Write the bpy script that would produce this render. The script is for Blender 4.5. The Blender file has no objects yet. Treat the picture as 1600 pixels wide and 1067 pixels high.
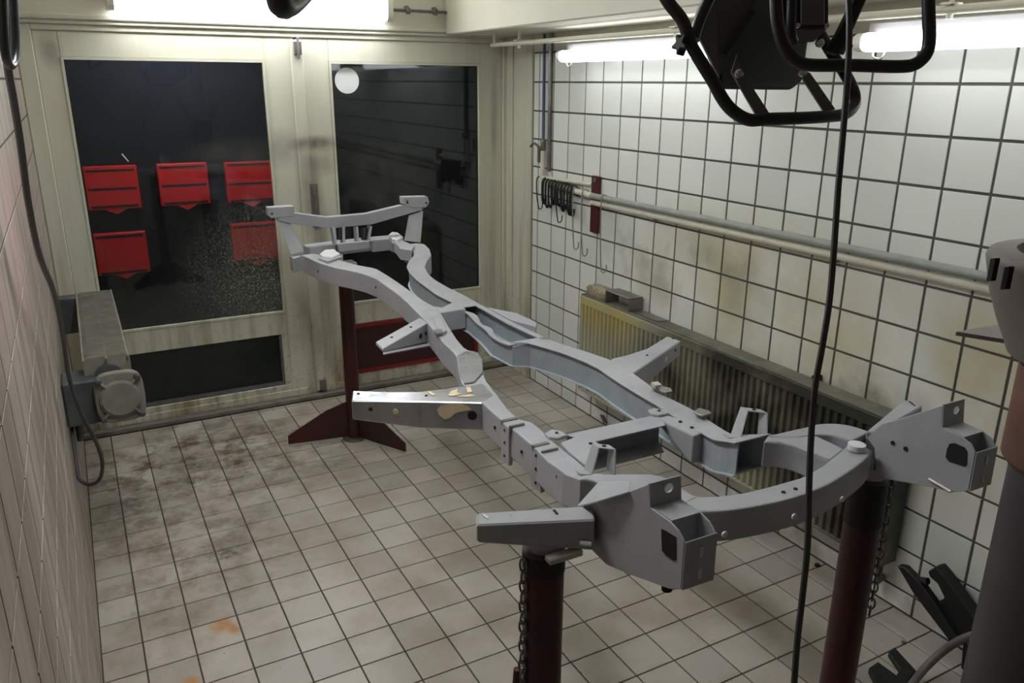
import bpy, bmesh, math, random
from mathutils import Vector, Matrix

random.seed(7)
scene = bpy.context.scene
COL = scene.collection
V = Vector

# ------------------------------------------------------------------ camera
H = 1.7711
CA = V((0.87862, -0.47747, 0.00538)); CB = V((0.14275, 0.27341, 0.95125)); CC = V((0.45566, 0.83503, -0.30838))
CC = CC.normalized(); CA = (CA - CC * CA.dot(CC)).normalized(); CB = (-CC).cross(CA)
FPX = 1248.6
CAMLOC = V((0, 0, H))
cam_d = bpy.data.cameras.new('camera'); cam = bpy.data.objects.new('camera', cam_d); COL.objects.link(cam)
cam_d.sensor_width = 36.0; cam_d.lens = FPX / 1600 * 36.0; cam_d.clip_start = 0.02
cam.matrix_world = Matrix(((CA.x, CB.x, -CC.x, 0), (CA.y, CB.y, -CC.y, 0), (CA.z, CB.z, -CC.z, H), (0, 0, 0, 1)))
scene.camera = cam

# ------------------------------------------------------------------ world and exposure
w = bpy.data.worlds.new('night'); scene.world = w; w.use_nodes = True
bg = w.node_tree.nodes['Background']; bg.inputs[0].default_value = (0.012, 0.014, 0.02, 1); bg.inputs[1].default_value = 1.0
vs = scene.view_settings
vs.view_transform = 'Standard'; vs.look = 'None'; vs.exposure = 0.18; vs.gamma = 1.0; vs.use_curve_mapping = False
TUBE_DOOR, TUBE_WALL, FILL_CEIL = 18.0, 4.2, 34.0           # emission of the fluorescent tubes, the ceiling one added for fill

# ------------------------------------------------------------------ surveying helpers: photo pixel -> point on a known plane
def ray(x, y): return CA * ((x - 800) / FPX) + CB * ((533.5 - y) / FPX) + CC
def at_z(x, y, z): d = ray(x, y); return CAMLOC + d * ((z - H) / d.z)
def at_x(x, y, X): d = ray(x, y); return CAMLOC + d * (X / d.x)
def at_y(x, y, Y): d = ray(x, y); return CAMLOC + d * (Y / d.y)
def at_d(x, y, t): return CAMLOC + ray(x, y) * t
def proj(p):
    q = V(p) - CAMLOC; z = q.dot(CC)
    if z < .05: return (-9999, -9999)
    return (800 + FPX * q.dot(CA) / z, 533.5 - FPX * q.dot(CB) / z)

# ------------------------------------------------------------------ materials
def lin(c):
    c /= 255.0
    return c / 12.92 if c <= .04045 else ((c + .055) / 1.055) ** 2.4
def rgb(r, g, b): return (lin(r), lin(g), lin(b), 1)
class NT:
    def __init__(s, name):
        s.m = bpy.data.materials.new(name); s.m.use_nodes = True; s.t = s.m.node_tree
        s.b = s.t.nodes['Principled BSDF']; s.out = s.t.nodes['Material Output']; s._pos = None
    def n(s, typ, **kw):
        o = s.t.nodes.new(typ)
        for k, v in kw.items(): setattr(o, k, v)
        return o
    def l(s, a, b): s.t.links.new(a, b)
    def pos(s):
        if s._pos is None: s._pos = s.n('ShaderNodeNewGeometry').outputs['Position']
        return s._pos
    def mapped(s, scale=(1, 1, 1), src=None):
        mp = s.n('ShaderNodeMapping'); mp.inputs['Scale'].default_value = scale
        s.l(src or s.pos(), mp.inputs['Vector']); return mp.outputs[0]
    def noise(s, scale, detail=4, vec=None, rough=.55):
        o = s.n('ShaderNodeTexNoise'); o.inputs['Scale'].default_value = scale; o.inputs['Detail'].default_value = detail
        o.inputs['Roughness'].default_value = rough
        s.l(vec or s.pos(), o.inputs['Vector']); return o.outputs['Fac']
    def ramp(s, fac, a, b, ca=0.0, cb=1.0):
        o = s.n('ShaderNodeMapRange'); o.clamp = True
        o.inputs[1].default_value = a; o.inputs[2].default_value = b; o.inputs[3].default_value = ca; o.inputs[4].default_value = cb
        s.l(fac, o.inputs[0]); return o.outputs[0]
    def math(s, op, a, b=None):
        o = s.n('ShaderNodeMath', operation=op)
        for i, q in enumerate((a, b)):
            if q is None: continue
            if isinstance(q, (int, float)): o.inputs[i].default_value = q
            else: s.l(q, o.inputs[i])
        return o.outputs[0]
    def mix(s, fac, a, b):
        o = s.n('ShaderNodeMix', data_type='RGBA')
        for i, q in ((0, fac), (6, a), (7, b)):
            if isinstance(q, (int, float, tuple)): o.inputs[i].default_value = q
            else: s.l(q, o.inputs[i])
        return o.outputs[2]
    def blob(s, c, r):
        """1 at point c fading to 0 at radii r (a stain that has a place of its own)"""
        mp = s.n('ShaderNodeMapping'); mp.vector_type = 'POINT'
        mp.inputs['Location'].default_value = tuple(-c[i] / r[i] for i in range(3)); mp.inputs['Scale'].default_value = tuple(1 / q for q in r)
        s.l(s.pos(), mp.inputs['Vector'])
        ln = s.n('ShaderNodeVectorMath', operation='LENGTH'); s.l(mp.outputs[0], ln.inputs[0])
        return s.ramp(ln.outputs['Value'], 1.0, .25)
    def rnd(s): return s.n('ShaderNodeObjectInfo').outputs['Random']
    def bump(s, h, strength=.1, dist=.002):
        o = s.n('ShaderNodeBump'); o.inputs['Strength'].default_value = strength; o.inputs['Distance'].default_value = dist
        s.l(h, o.inputs['Height']); s.l(o.outputs[0], s.b.inputs['Normal'])
    def color(s, c):
        if isinstance(c, tuple): s.b.inputs['Base Color'].default_value = c
        else: s.l(c, s.b.inputs['Base Color'])
def simple(name, col, rough=.5, metal=0.0, var=.12, scale=18, spec=.5, bump=0):
    t = NT(name); d = tuple(c * (1 - var) for c in col[:3]) + (1,); u = tuple(min(1, c * (1 + var)) for c in col[:3]) + (1,)
    nz = t.noise(scale, 3)
    t.color(t.mix(t.ramp(nz, .3, .7), d, u))
    t.b.inputs['Roughness'].default_value = rough; t.b.inputs['Metallic'].default_value = metal
    t.b.inputs['Specular IOR Level'].default_value = spec
    if bump: t.bump(t.noise(scale * 6), bump)
    return t.m

def mat_floor_tile():
    t = NT('floor_tile')
    c = t.mix(t.rnd(), rgb(168, 161, 152), rgb(188, 181, 172))
    c = t.mix(t.ramp(t.noise(3.0, 6), .42, .7, 0, .65), c, rgb(134, 121, 98))
    dirt = t.math('MULTIPLY', t.ramp(t.noise(6.5, 5, rough=.75), .44, .62), t.math('MAXIMUM', t.blob((.35, 3.85, 0), (1.0, .8, 1)), t.ramp(t.blob((.15, 3.2, 0), (.7, 1.1, 1)), 0, 1, 0, .65)))
    c = t.mix(t.ramp(dirt, 0, 1, 0, .95), c, rgb(84, 66, 46))
    n30 = t.noise(30, 3); n40 = n30
    for p, r, a in (((.31, 3.78, 0), (.16, .07, 1), .8), ((.62, 3.95, 0), (.07, .05, 1), .8), ((.87, 3.96, 0), (.07, .05, 1), .8), ((.02, 3.55, 0), (.14, .28, 1), .6),
                    ((.33, 2.93, 0), (.10, .07, 1), .7), ((.9, 3.5, 0), (.2, .12, 1), .35), ((1.4, 3.9, 0), (.5, .2, 1), .3)):
        c = t.mix(t.math('MULTIPLY', t.blob(p, r), t.ramp(n30, .35, .6, 0, a)), c, rgb(48, 42, 32))
    for p, r in (((.235, 2.49, 0), (.055, .06, 1)), ((.27, 2.45, 0), (.03, .05, 1)), ((.1, 2.25, 0), (.04, .04, 1))):
        c = t.mix(t.math('MULTIPLY', t.blob(p, r), t.ramp(n40, .2, .5, .3, 1)), c, rgb(172, 122, 62))
    c = t.mix(t.ramp(t.noise(90, 1), .72, .78, 0, .7), c, rgb(60, 55, 48))
    t.color(c); t.b.inputs['Roughness'].default_value = .42
    return t.m
def mat_wall_tile():
    t = NT('wall_tile')
    c = t.mix(t.rnd(), rgb(214, 218, 212), rgb(228, 230, 224))
    n = t.noise(2.2, 5)
    yel = t.math('MULTIPLY', t.ramp(n, .35, .6), t.math('MAXIMUM', t.blob((2.36, 2.2, .95), (1, 1.1, .45)), t.blob((2.36, 1.3, .85), (1, .8, .5))))
    c = t.mix(t.ramp(yel, 0, 1, 0, .75), c, rgb(192, 182, 138))
    n5 = t.noise(4.5, 4)
    gry = t.math('MULTIPLY', t.ramp(n5, .45, .65), t.blob((2.36, 2.8, 1.0), (1, .9, .28)))
    c = t.mix(t.ramp(gry, 0, 1, 0, .6), c, rgb(128, 132, 122))
    blk = t.math('MULTIPLY', t.ramp(n5, .45, .62), t.blob((2.36, 1.75, .74), (1, .35, .12)))
    c = t.mix(t.ramp(blk, 0, 1, 0, .6), c, rgb(88, 86, 76))
    low = t.math('MULTIPLY', t.ramp(n5, .4, .65), t.blob((2.36, 1.9, 0), (1, 1.2, .28)))
    c = t.mix(t.ramp(low, 0, 1, 0, .7), c, rgb(140, 118, 84))
    t.color(c); t.b.inputs['Roughness'].default_value = .22
    return t.m
def mat_left_tile():
    t = NT('left_wall_tile')
    v = t.mapped((1, 9, .8)); v2 = t.mapped((1, 26, 1.2))
    c = t.mix(t.ramp(t.noise(1.0, 5, v), .35, .65), rgb(182, 173, 166), rgb(138, 127, 112))
    c = t.mix(t.ramp(t.noise(1.0, 4, v2), .5, .7, 0, .55), c, rgb(104, 94, 76))
    c = t.mix(t.math('MULTIPLY', t.ramp(t.noise(1.5, 3), .4, .6), t.blob((-.13, 2.2, 1.4), (1, 1.2, .3))), c, rgb(182, 158, 154))
    t.color(c); t.b.inputs['Roughness'].default_value = .4
    return t.m
def mat_door_paint():
    t = NT('door_paint')
    sep = t.n('ShaderNodeSeparateXYZ'); t.l(t.pos(), sep.inputs[0])
    c = t.mix(t.ramp(t.noise(1.3, 3), .3, .7), rgb(208, 208, 192), rgb(198, 195, 176))
    v = t.mapped((14, 14, .9))
    drt = t.math('MULTIPLY', t.ramp(t.noise(1.0, 4, v), .45, .7), t.ramp(sep.outputs[2], 1.5, .1, .1, .9))
    c = t.mix(drt, c, rgb(132, 118, 84))
    fine = t.math('MULTIPLY', t.ramp(t.noise(38, 3), .55, .72), t.ramp(sep.outputs[2], .75, .05, 0, .6))
    c = t.mix(fine, c, rgb(86, 74, 50))
    n9 = t.noise(9, 3)
    for p, r, a in (((1.21, 4.4, 1.45), (.2, .3, .05), .95), ((1.21, 4.4, 1.35), (.13, .3, .09), .5), ((1.13, 4.4, 1.2), (.08, .3, .35), .5), ((.0, 4.4, 1.9), (.06, .3, .1), .5),
                    ((1.0, 4.4, 1.43), (.14, .3, .12), .4), ((2.27, 4.4, 1.6), (.03, .3, .35), .5), ((1.18, 4.4, .8), (.06, .3, .6), .45), ((1.05, 4.4, .45), (.2, .3, .3), .35)):
        c = t.mix(t.math('MULTIPLY', t.blob(p, r), t.ramp(n9, .25, .6, .2, a)), c, rgb(88, 72, 54))
    t.color(c); t.b.inputs['Roughness'].default_value = .45; t.bump(t.noise(60, 3), .08)
    return t.m
def mat_glass():
    t = NT('door_glass')
    tr = t.n('ShaderNodeBsdfTransparent'); gl = t.n('ShaderNodeBsdfGlossy'); gl.inputs['Roughness'].default_value = .03
    gl.inputs['Color'].default_value = (.9, .93, .95, 1); tr.inputs['Color'].default_value = (.86, .88, .9, 1)
    fr = t.n('ShaderNodeFresnel'); fr.inputs['IOR'].default_value = 1.45
    mx = t.n('ShaderNodeMixShader'); t.l(fr.outputs[0], mx.inputs[0]); t.l(tr.outputs[0], mx.inputs[1]); t.l(gl.outputs[0], mx.inputs[2])
    df = t.n('ShaderNodeBsdfDiffuse'); df.inputs['Color'].default_value = rgb(170, 172, 160)
    d1 = t.math('MULTIPLY', t.blob((.85, 4.4, .75), (.5, .3, .5)), t.ramp(t.noise(120, 2), .56, .66, .10, .8))
    d1 = t.math('MAXIMUM', d1, t.math('MULTIPLY', t.blob((.75, 4.4, 1.4), (.4, .3, .12)), t.ramp(t.noise(5, 4), .3, .7, .02, .13)))
    d1 = t.math('MAXIMUM', d1, t.math('MULTIPLY', t.blob((1.6, 4.4, 1.25), (.4, .3, .35)), t.ramp(t.noise(7, 4), .3, .7, .01, .09)))
    d1 = t.math('MAXIMUM', d1, t.math('MULTIPLY', t.ramp(t.noise(150, 2), .74, .8), .5)); d1 = t.math('MAXIMUM', d1, .012)
    m2 = t.n('ShaderNodeMixShader'); t.l(d1, m2.inputs[0]); t.l(mx.outputs[0], m2.inputs[1]); t.l(df.outputs[0], m2.inputs[2])
    t.l(m2.outputs[0], t.out.inputs[0]); return t.m
def mat_primer():
    t = NT('grey_primer')
    c = t.mix(t.ramp(t.noise(5, 5), .3, .7), rgb(152, 153, 158), rgb(170, 171, 176))
    c = t.mix(t.ramp(t.noise(26, 5, rough=.7), .62, .75, 0, .5), c, rgb(122, 123, 127))
    t.color(c); t.l(t.ramp(t.noise(12, 4), .3, .7, .38, .6), t.b.inputs['Roughness'])
    t.bump(t.noise(180, 3), .05, .001); return t.m
def mat_bare():
    t = NT('bare_steel')
    v = t.mapped((40, 40, 6))
    c = t.mix(t.ramp(t.noise(3.5, 5, t.mapped((1, 3, 1))), .3, .7), rgb(150, 151, 156), rgb(206, 207, 212))
    c = t.mix(t.ramp(t.noise(9, 5), .55, .7, 0, .7), c, rgb(108, 109, 112))
    t.color(c); t.b.inputs['Metallic'].default_value = .75
    t.l(t.ramp(t.noise(1, 4, v), .3, .7, .26, .42), t.b.inputs['Roughness']); return t.m
def mat_radiator():
    t = NT('radiator_paint')
    c = t.mix(t.ramp(t.noise(2.5, 4), .35, .65), rgb(178, 176, 152), rgb(160, 158, 134))
    c = t.mix(t.math('MULTIPLY', t.blob((2.25, 3.25, .68), (.5, .45, .16)), t.ramp(t.noise(8, 3), .25, .6, .2, .9)), c, rgb(184, 164, 84))
    blk = t.math('MULTIPLY', t.ramp(t.math('MAXIMUM', t.blob((2.25, 2.15, .58), (.8, .85, .36)), t.blob((2.25, 1.5, .5), (.8, .75, .55))), 0, .5), t.ramp(t.noise(3.0, 5), .25, .5, .45, 1))
    c = t.mix(blk, c, rgb(50, 50, 42))
    t.color(c); t.b.inputs['Roughness'].default_value = .5; return t.m
def emis(name, strength, col=(.965, .99, 1, 1)):
    t = NT(name); t.b.inputs['Emission Color'].default_value = col; t.b.inputs['Emission Strength'].default_value = strength
    t.color((.9, .9, .9, 1)); return t.m
def mat_stand_red():
    t = NT('stand_red_paint')
    c = t.mix(t.ramp(t.noise(4, 5), .35, .65), rgb(72, 17, 19), rgb(42, 16, 17))
    c = t.mix(t.ramp(t.noise(7, 5), .52, .66, 0, .85), c, rgb(38, 32, 32))
    t.color(c); t.b.inputs['Roughness'].default_value = .42; return t.m

M = dict(
    floor_tile=mat_floor_tile(), grout=simple('dark_grout', rgb(76, 66, 54), .9), wall_tile=mat_wall_tile(), wall_grout=simple('grey_grout', rgb(86, 84, 80), .9),
    left_tile=mat_left_tile(), left_grout=simple('left_grout', rgb(66, 56, 50), .95), door=mat_door_paint(), glass=mat_glass(),
    plaster=simple('cream_plaster', rgb(214, 212, 196), .6, var=.05, scale=3), ceiling=simple('ceiling_paint', rgb(205, 202, 190), .7, var=.05, scale=3),
    primer=mat_primer(), bare=mat_bare(), dark=simple('dark_hole', rgb(16, 16, 17), .8), inner=simple('inner_primer', rgb(150, 158, 164), .5, .1, .08), galv=simple('galvanised_inside', rgb(176, 190, 196), .5, .2, .08),
    filler=simple('beige_filler', rgb(214, 194, 158), .7, var=.1), rad=mat_radiator(), radtop=simple('dusty_grey', rgb(104, 104, 92), .8, var=.3, scale=9),
    white=simple('white_enamel', rgb(226, 224, 216), .35, var=.04), tube_door=emis('fluorescent_door', TUBE_DOOR), tube_wall=emis('fluorescent_wall', TUBE_WALL), fill_ceil=emis('fill_fluorescent', FILL_CEIL), fill_yard=emis('added_yard_lamp', 90.0),
    housing=simple('grey_housing', rgb(168, 168, 172), .4, var=.05), black=simple('black_enamel', rgb(38, 39, 46), .35, var=.15), black_matt=simple('black_matt', rgb(20, 20, 21), .6),
    strap=simple('dark_strap', rgb(104, 104, 106), .45, .3), cable=simple('cable_rubber', rgb(64, 62, 64), .45), stand=mat_stand_red(), steel=simple('worn_steel', rgb(130, 128, 124), .4, .7, .2),
    pale_steel=simple('pale_steel', rgb(190, 186, 176), .5, .3, .2), chrome=simple('zinc_bolt', rgb(200, 200, 198), .25, .8), rust=simple('rusty_tube', rgb(100, 70, 58), .6, .1, .3, 9),
    column=simple('dark_grey_column', rgb(66, 62, 66), .5, .1, .2, 7), collar=simple('taupe_collar', rgb(118, 108, 104), .5, .1, .15, 9), red=simple('red_letterbox', rgb(206, 22, 26), .4, var=.06),
    night=simple('night_wall', rgb(28, 30, 36), .95, spec=.1), heater=simple('heater_dust', rgb(126, 124, 112), .75, .1, .2, 14), heater_dark=simple('heater_dark', rgb(72, 76, 78), .6, .1, .2, 14),
    blue_sticker=simple('blue_sticker', rgb(70, 84, 112), .5), blue=simple('blue_hose', rgb(72, 84, 120), .5), maroon=simple('maroon_steel', rgb(74, 22, 24), .5, var=.15), dkglass=simple('dark_green_panel', rgb(30, 38, 36), .25),
    redpanel=simple('dark_red_panel', rgb(60, 26, 28), .45), redtrim=simple('red_trim', rgb(128, 26, 30), .4), sticker=simple('white_sticker', rgb(228, 230, 232), .5, var=.02),
    sponge=simple('paint_spattered_sponge', rgb(150, 142, 118), .9, var=.45, scale=90, bump=.8), threshold=simple('grey_threshold', rgb(112, 108, 98), .7, var=.2), pipe=simple('cream_pipe', rgb(206, 202, 184), .45, var=.08),
    grey_pipe=simple('grey_pipe', rgb(142, 146, 140), .5, var=.12), wire=simple('hook_wire', rgb(30, 34, 32), .5, .2), wire2=simple('pale_hook_wire', rgb(150, 152, 140), .4, .5), ground=simple('night_ground', rgb(38, 38, 40), .9),
    hose=simple('grey_hose', rgb(96, 90, 88), .5), lightgrey=simple('pale_primer', rgb(214, 215, 220), .45, var=.05),
)

# ------------------------------------------------------------------ mesh helpers
def rootpos(p):
    q = V((0, 0, 0))
    while p is not None: q = q + p.location; p = p.parent
    return q
def obj(name, verts, faces, mat, parent=None, smooth=False, bevel=0.0, seg=1, origin=None):
    verts = [V(v) for v in verts]
    if parent is not None: o = rootpos(parent)
    elif origin is not None: o = V(origin)
    else:
        o = V((sum(v.x for v in verts) / len(verts), sum(v.y for v in verts) / len(verts), min(v.z for v in verts)))
    me = bpy.data.meshes.new(name)
    me.from_pydata([tuple(v - o) for v in verts], [], faces); me.validate()
    bm = bmesh.new(); bm.from_mesh(me); bmesh.ops.recalc_face_normals(bm, faces=bm.faces); bm.to_mesh(me); bm.free()
    if smooth:
        for p in me.polygons: p.use_smooth = True
        try: me.set_sharp_from_angle(angle=math.radians(38))
        except Exception: pass
    me.materials.append(mat if not isinstance(mat, str) else M[mat])
    ob = bpy.data.objects.new(name, me); COL.objects.link(ob)
    if parent is not None: ob.parent = parent
    else: ob.location = o
    if bevel:
        b = ob.modifiers.new('bevel', 'BEVEL'); b.width = bevel; b.segments = seg; b.limit_method = 'ANGLE'; b.angle_limit = math.radians(35)
    return ob
def tag(o, label, cat=None, group=None, kind=None):
    if label: o['label'] = label
    if cat: o['category'] = cat
    if group: o['group'] = group
    if kind: o['kind'] = kind
    return o
def empty(name, loc, label=None, cat=None, group=None, kind=None):
    e = bpy.data.objects.new(name, None); COL.objects.link(e); e.location = loc; e.empty_display_size = .05
    return tag(e, label, cat, group, kind)
class MB:
    def __init__(s): s.v = []; s.f = []
    def add(s, v, f):
        k = len(s.v); s.v += [V(q) for q in v]; s.f += [tuple(i + k for i in a) for a in f]; return s
    def box(s, a, b):
        x0, y0, z0 = a; x1, y1, z1 = b
        return s.add([(x0, y0, z0), (x1, y0, z0), (x1, y1, z0), (x0, y1, z0), (x0, y0, z1), (x1, y0, z1), (x1, y1, z1), (x0, y1, z1)],
                     [(0, 3, 2, 1), (4, 5, 6, 7), (0, 1, 5, 4), (1, 2, 6, 5), (2, 3, 7, 6), (3, 0, 4, 7)])
    def prism(s, top, vec):
        """polygon swept by a vector, or by one vector per corner"""
        top = [V(p) for p in top]; n = len(top)
        bot = [p + (V(vec[i]) if isinstance(vec[0], (tuple, list, Vector)) else V(vec)) for i, p in enumerate(top)]
        return s.add(top + bot, [tuple(range(n)), tuple(range(2 * n - 1, n - 1, -1))] + [(i, (i + 1) % n, n + (i + 1) % n, n + i) for i in range(n)])
    def tube(s, pts, r, n=10, cyc=False, caps=True):
        pts = [V(p) for p in pts]; m = len(pts); base = len(s.v); up = None
        for i, p in enumerate(pts):
            a = pts[(i - 1) % m] if (i > 0 or cyc) else p; b = pts[(i + 1) % m] if (i < m - 1 or cyc) else p
            d = (b - a).normalized()
            if up is None:
                up = V((0, 0, 1)) if abs(d.z) < .9 else V((1, 0, 0))
            sx = d.cross(up).normalized(); up = sx.cross(d).normalized()
            rr = r[i] if isinstance(r, (list, tuple)) else r
            for k in range(n):
                t = 2 * math.pi * k / n; s.v.append(p + sx * (rr * math.cos(t)) + up * (rr * math.sin(t)))
        for i in range(m if cyc else m - 1):
            j = (i + 1) % m
            for k in range(n):
                l = (k + 1) % n; s.f.append((base + i * n + k, base + i * n + l, base + j * n + l, base + j * n + k))
        if caps and not cyc:
            s.f.append(tuple(base + k for k in range(n))[::-1]); s.f.append(tuple(base + (m - 1) * n + k for k in range(n)))
        return s
    def lathe(s, prof, c, n=24, axis=V((0, 0, 1))):
        axis = V(axis).normalized(); sx = axis.orthogonal().normalized(); sy = axis.cross(sx); c = V(c); base = len(s.v)
        for r, h in prof:
            for k in range(n):
                t = 2 * math.pi * k / n; s.v.append(c + axis * h + sx * (r * math.cos(t)) + sy * (r * math.sin(t)))
        for i in range(len(prof) - 1):
            for k in range(n):
                l = (k + 1) % n; s.f.append((base + i * n + k, base + i * n + l, base + (i + 1) * n + l, base + (i + 1) * n + k))
        s.f.append(tuple(base + k for k in range(n))[::-1]); e = base + (len(prof) - 1) * n; s.f.append(tuple(e + k for k in range(n)))
        return s
    def build(s, name, mat, parent=None, **k): return obj(name, s.v, s.f, mat, parent, **k)
def box(name, a, b, mat, parent=None, **k): return MB().box(a, b).build(name, mat, parent, **k)
def smooth_path(pts, n=6, cyc=False):
    pts = [V(p) for p in pts]; m = len(pts); out = []
    for i in range(m if cyc else m - 1):
        p0 = pts[(i - 1) % m] if (i > 0 or cyc) else pts[0]; p1 = pts[i]; p2 = pts[(i + 1) % m]; p3 = pts[(i + 2) % m] if (i + 2 < m or cyc) else pts[-1]
        for k in range(n):
            t = k / n
            out.append(.5 * ((2 * p1) + (p2 - p0) * t + (2 * p0 - 5 * p1 + 4 * p2 - p3) * t * t + (3 * p1 - p0 - 3 * p2 + p3) * t ** 3))
    if not cyc: out.append(pts[-1])
    return out
def disc(name, c, n, r, mat, parent, th=.0015, seg=14):
    n = V(n).normalized(); return MB().lathe([(r, -th), (r, th)], c, seg, n).build(name, mat, parent)
def copy_tree(o, parent=None):
    c = o.copy(); COL.objects.link(c)
    if parent is not None: c.parent = parent
    for ch in [q for q in o.children]: copy_tree(ch, c)
    return c

# ------------------------------------------------------------------ room
XL, XR, YB, Y0, ZC = -.135, 2.36, 4.40, -2.0, 2.45
floor = box('floor', (XL - .1, Y0, -.1), (XR + .1, YB + .1, -.004), 'grout'); tag(floor, 'floor of square pale tiles with dark joints', kind='structure')
P = .15; FX0, FY0 = -.011, 4.1726
def tilemesh(name, sx, sy, th, mat, axis='z', b=.001):
    """a tile lying with its face towards +axis, centred on its face"""
    hx, hy = sx / 2, sy / 2; v = []
    for (ex, ey, h) in ((0, 0, -th), (0, 0, -b), (b, b, 0)):
        for a, c in ((-1, -1), (1, -1), (1, 1), (-1, 1)): v.append((a * (hx - ex), c * (hy - ey), h))
    f = [(8, 9, 10, 11)] + [(i, (i + 1) % 4, 4 + (i + 1) % 4, 4 + i) for i in range(4)] + [(4 + i, 4 + (i + 1) % 4, 8 + (i + 1) % 4, 8 + i) for i in range(4)]
    if axis == '-x': v = [(-h, x, y) for x, y, h in v]
    if axis == '+x': v = [(h, x, y) for x, y, h in v]
    me = bpy.data.meshes.new(name); me.from_pydata(v, [], f)
    bm = bmesh.new(); bm.from_mesh(me); bmesh.ops.recalc_face_normals(bm, faces=bm.faces)
    bm.to_mesh(me); bm.free(); me.materials.append(M[mat]); return me
def rel(parent, p): return V(p) - rootpos(parent)
tcache = {}
def put_tile(name, parent, p, sx, sy, mat, axis, th=.006):
    k = (name, round(sx, 4), round(sy, 4), axis)
    if k not in tcache: tcache[k] = tilemesh(name, sx, sy, th, mat, axis, .0002 if axis == '+x' else .001)
    o = bpy.data.objects.new(name, tcache[k]); COL.objects.link(o); o.parent = parent; o.location = rel(parent, p); return o
def stuff_tiles(name, parent, items, mat, axis, th=.006):
    mb = MB()
    for p, sx, sy in items:
        p = V(p)
        if axis == 'z': mb.box((p.x - sx / 2, p.y - sy / 2, p.z - th), (p.x + sx / 2, p.y + sy / 2, p.z))
        elif axis == '-x': mb.box((p.x, p.y - sx / 2, p.z - sy / 2), (p.x + th, p.y + sx / 2, p.z + sy / 2))
        else: mb.box((p.x - th, p.y - sx / 2, p.z - sy / 2), (p.x, p.y + sx / 2, p.z + sy / 2))
    o = mb.build(name, mat, parent); o['kind'] = 'stuff'; return o
G = .005
items = []
ys = [FY0 - P * r for r in range(-3, 45)]
for i in range(-1, 17):
    for r in range(-2, 42):
        xa, xb = max(FX0 + P * i, XL), min(FX0 + P * (i + 1), XR); yb, ya = min(FY0 - P * r, YB - .045), FY0 - P * (r + 1)
        if xb - xa < .02 or yb - ya < .02 or ya < Y0: continue
        q = ((xa + xb) / 2, (ya + yb) / 2, 0); u = proj(q); vis = -60 < u[0] < 1660 and 0 < u[1] < 1120
        items.append((vis, -(V(q) - CAMLOC).length, q, xb - xa - G, yb - ya - G))
items.sort(key=lambda a: (a[0], a[1]), reverse=True)
for vis, d, q, sx, sy in items[:300]: put_tile('tile', floor, q, sx, sy, 'floor_tile', 'z')
stuff_tiles('outlying_tiles', floor, [(q, sx, sy) for vis, d, q, sx, sy in items[300:]], 'floor_tile', 'z')

# right wall (tiles on rows that run through to the left wall)
WT, WY0, WZ0 = .1541, 3.7145, 1.7735
wall_r = box('wall_right', (XR + .004, Y0, -.1), (XR + .14, YB + .1, ZC), 'wall_grout'); tag(wall_r, 'right wall of white square tiles with dark joints', kind='structure')
G2 = .009
near, rest = [], []
for j in range(-3, 36):
    for r in range(-1, 13):
        yb, ya = min(WY0 - WT * (j - 0), 4.085), WY0 - WT * (j + 1); zt, zb = WZ0 - WT * r, max(WZ0 - WT * (r + 1), .0)
        if yb - ya < .02 or zt - zb < .02 or ya < Y0: continue
        q = (XR, (ya + yb) / 2, (zt + zb) / 2); (near if ya > .95 else rest).append((q, yb - ya - G2, zt - zb - G2))
for q, sx, sy in near: put_tile('tile', wall_r, q, sx, sy, 'wall_tile', '-x')
stuff_tiles('outlying_tiles', wall_r, rest, 'wall_tile', '-x')
box('plaster_band', (XR - .001, Y0, 1.931), (XR + .01, YB, 2.03), 'ceiling', wall_r)
# painted reveal between the tiles and the doors
post = MB().box((XR - .012, 4.09, 0), (XR + .02, YB, 2.03)).build('trim_1', 'door', bevel=.004); tag(post, 'cream painted corner post between tiled wall and doors', kind='structure')
box('groove_bead', (XR - .022, 4.30, 0), (XR - .012, 4.325, 2.0), 'door', post, bevel=.003)
# left wall
wall_l = box('wall_left', (XL - .14, Y0, -.1), (XL - .0012, YB + .1, ZC), 'left_grout'); tag(wall_l, 'left wall of dirty streaked pale tiles', kind='structure')
near, rest = [], []
for j in range(-5, 36):
    for r in range(-5, 13):
        yb, ya = min(WY0 - WT * j, YB - .01), WY0 - WT * (j + 1); zt, zb = WZ0 - WT * r, max(WZ0 - WT * (r + 1), 0)
        if yb - ya < .02 or zt - zb < .02 or ya < Y0 or zt > ZC: continue
        q = (XL, (ya + yb) / 2, (zt + zb) / 2); (near if .35 < ya < 2.6 and .1 < zt < 2.0 else rest).append((q, yb - ya - .007, zt - zb - .007))
for q, sx, sy in near: put_tile('tile', wall_l, q, sx, sy, 'left_tile', '+x')
stuff_tiles('outlying_tiles', wall_l, rest, 'left_tile', '+x')
# ceiling, rear wall, bulkhead beam
tag(box('ceiling', (XL - .14, Y0, ZC), (XR + .14, YB + .1, ZC + .1), 'ceiling'), 'cream ceiling above the work bay', kind='structure')
tag(box('wall_rear', (XL - .14, Y0 - .1, -.1), (XR + .14, Y0, ZC), 'plaster'), 'plain wall behind the camera', kind='structure')
beam = box('trim_2', (1.95, Y0, 2.022), (XR + .003, YB - .03, ZC), 'plaster', bevel=.006); tag(beam, 'cream boxed bulkhead beam along the tiled wall', kind='structure')
# wall above the doors
head = box('wall_back', (XL - .1, YB - .02, 2.055), (XR + .1, YB + .1, ZC), 'plaster'); tag(head, 'cream wall strip above the glazed doors', kind='structure')
box('moulding', (XL, YB - .045, 2.03), (1.95, YB - .0205, 2.055), 'door', head, bevel=.006)
box('lower_moulding', (XL, YB - .03, 2.012), (XR - .02, YB - .0, 2.03), 'door', head, bevel=.004)

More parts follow.
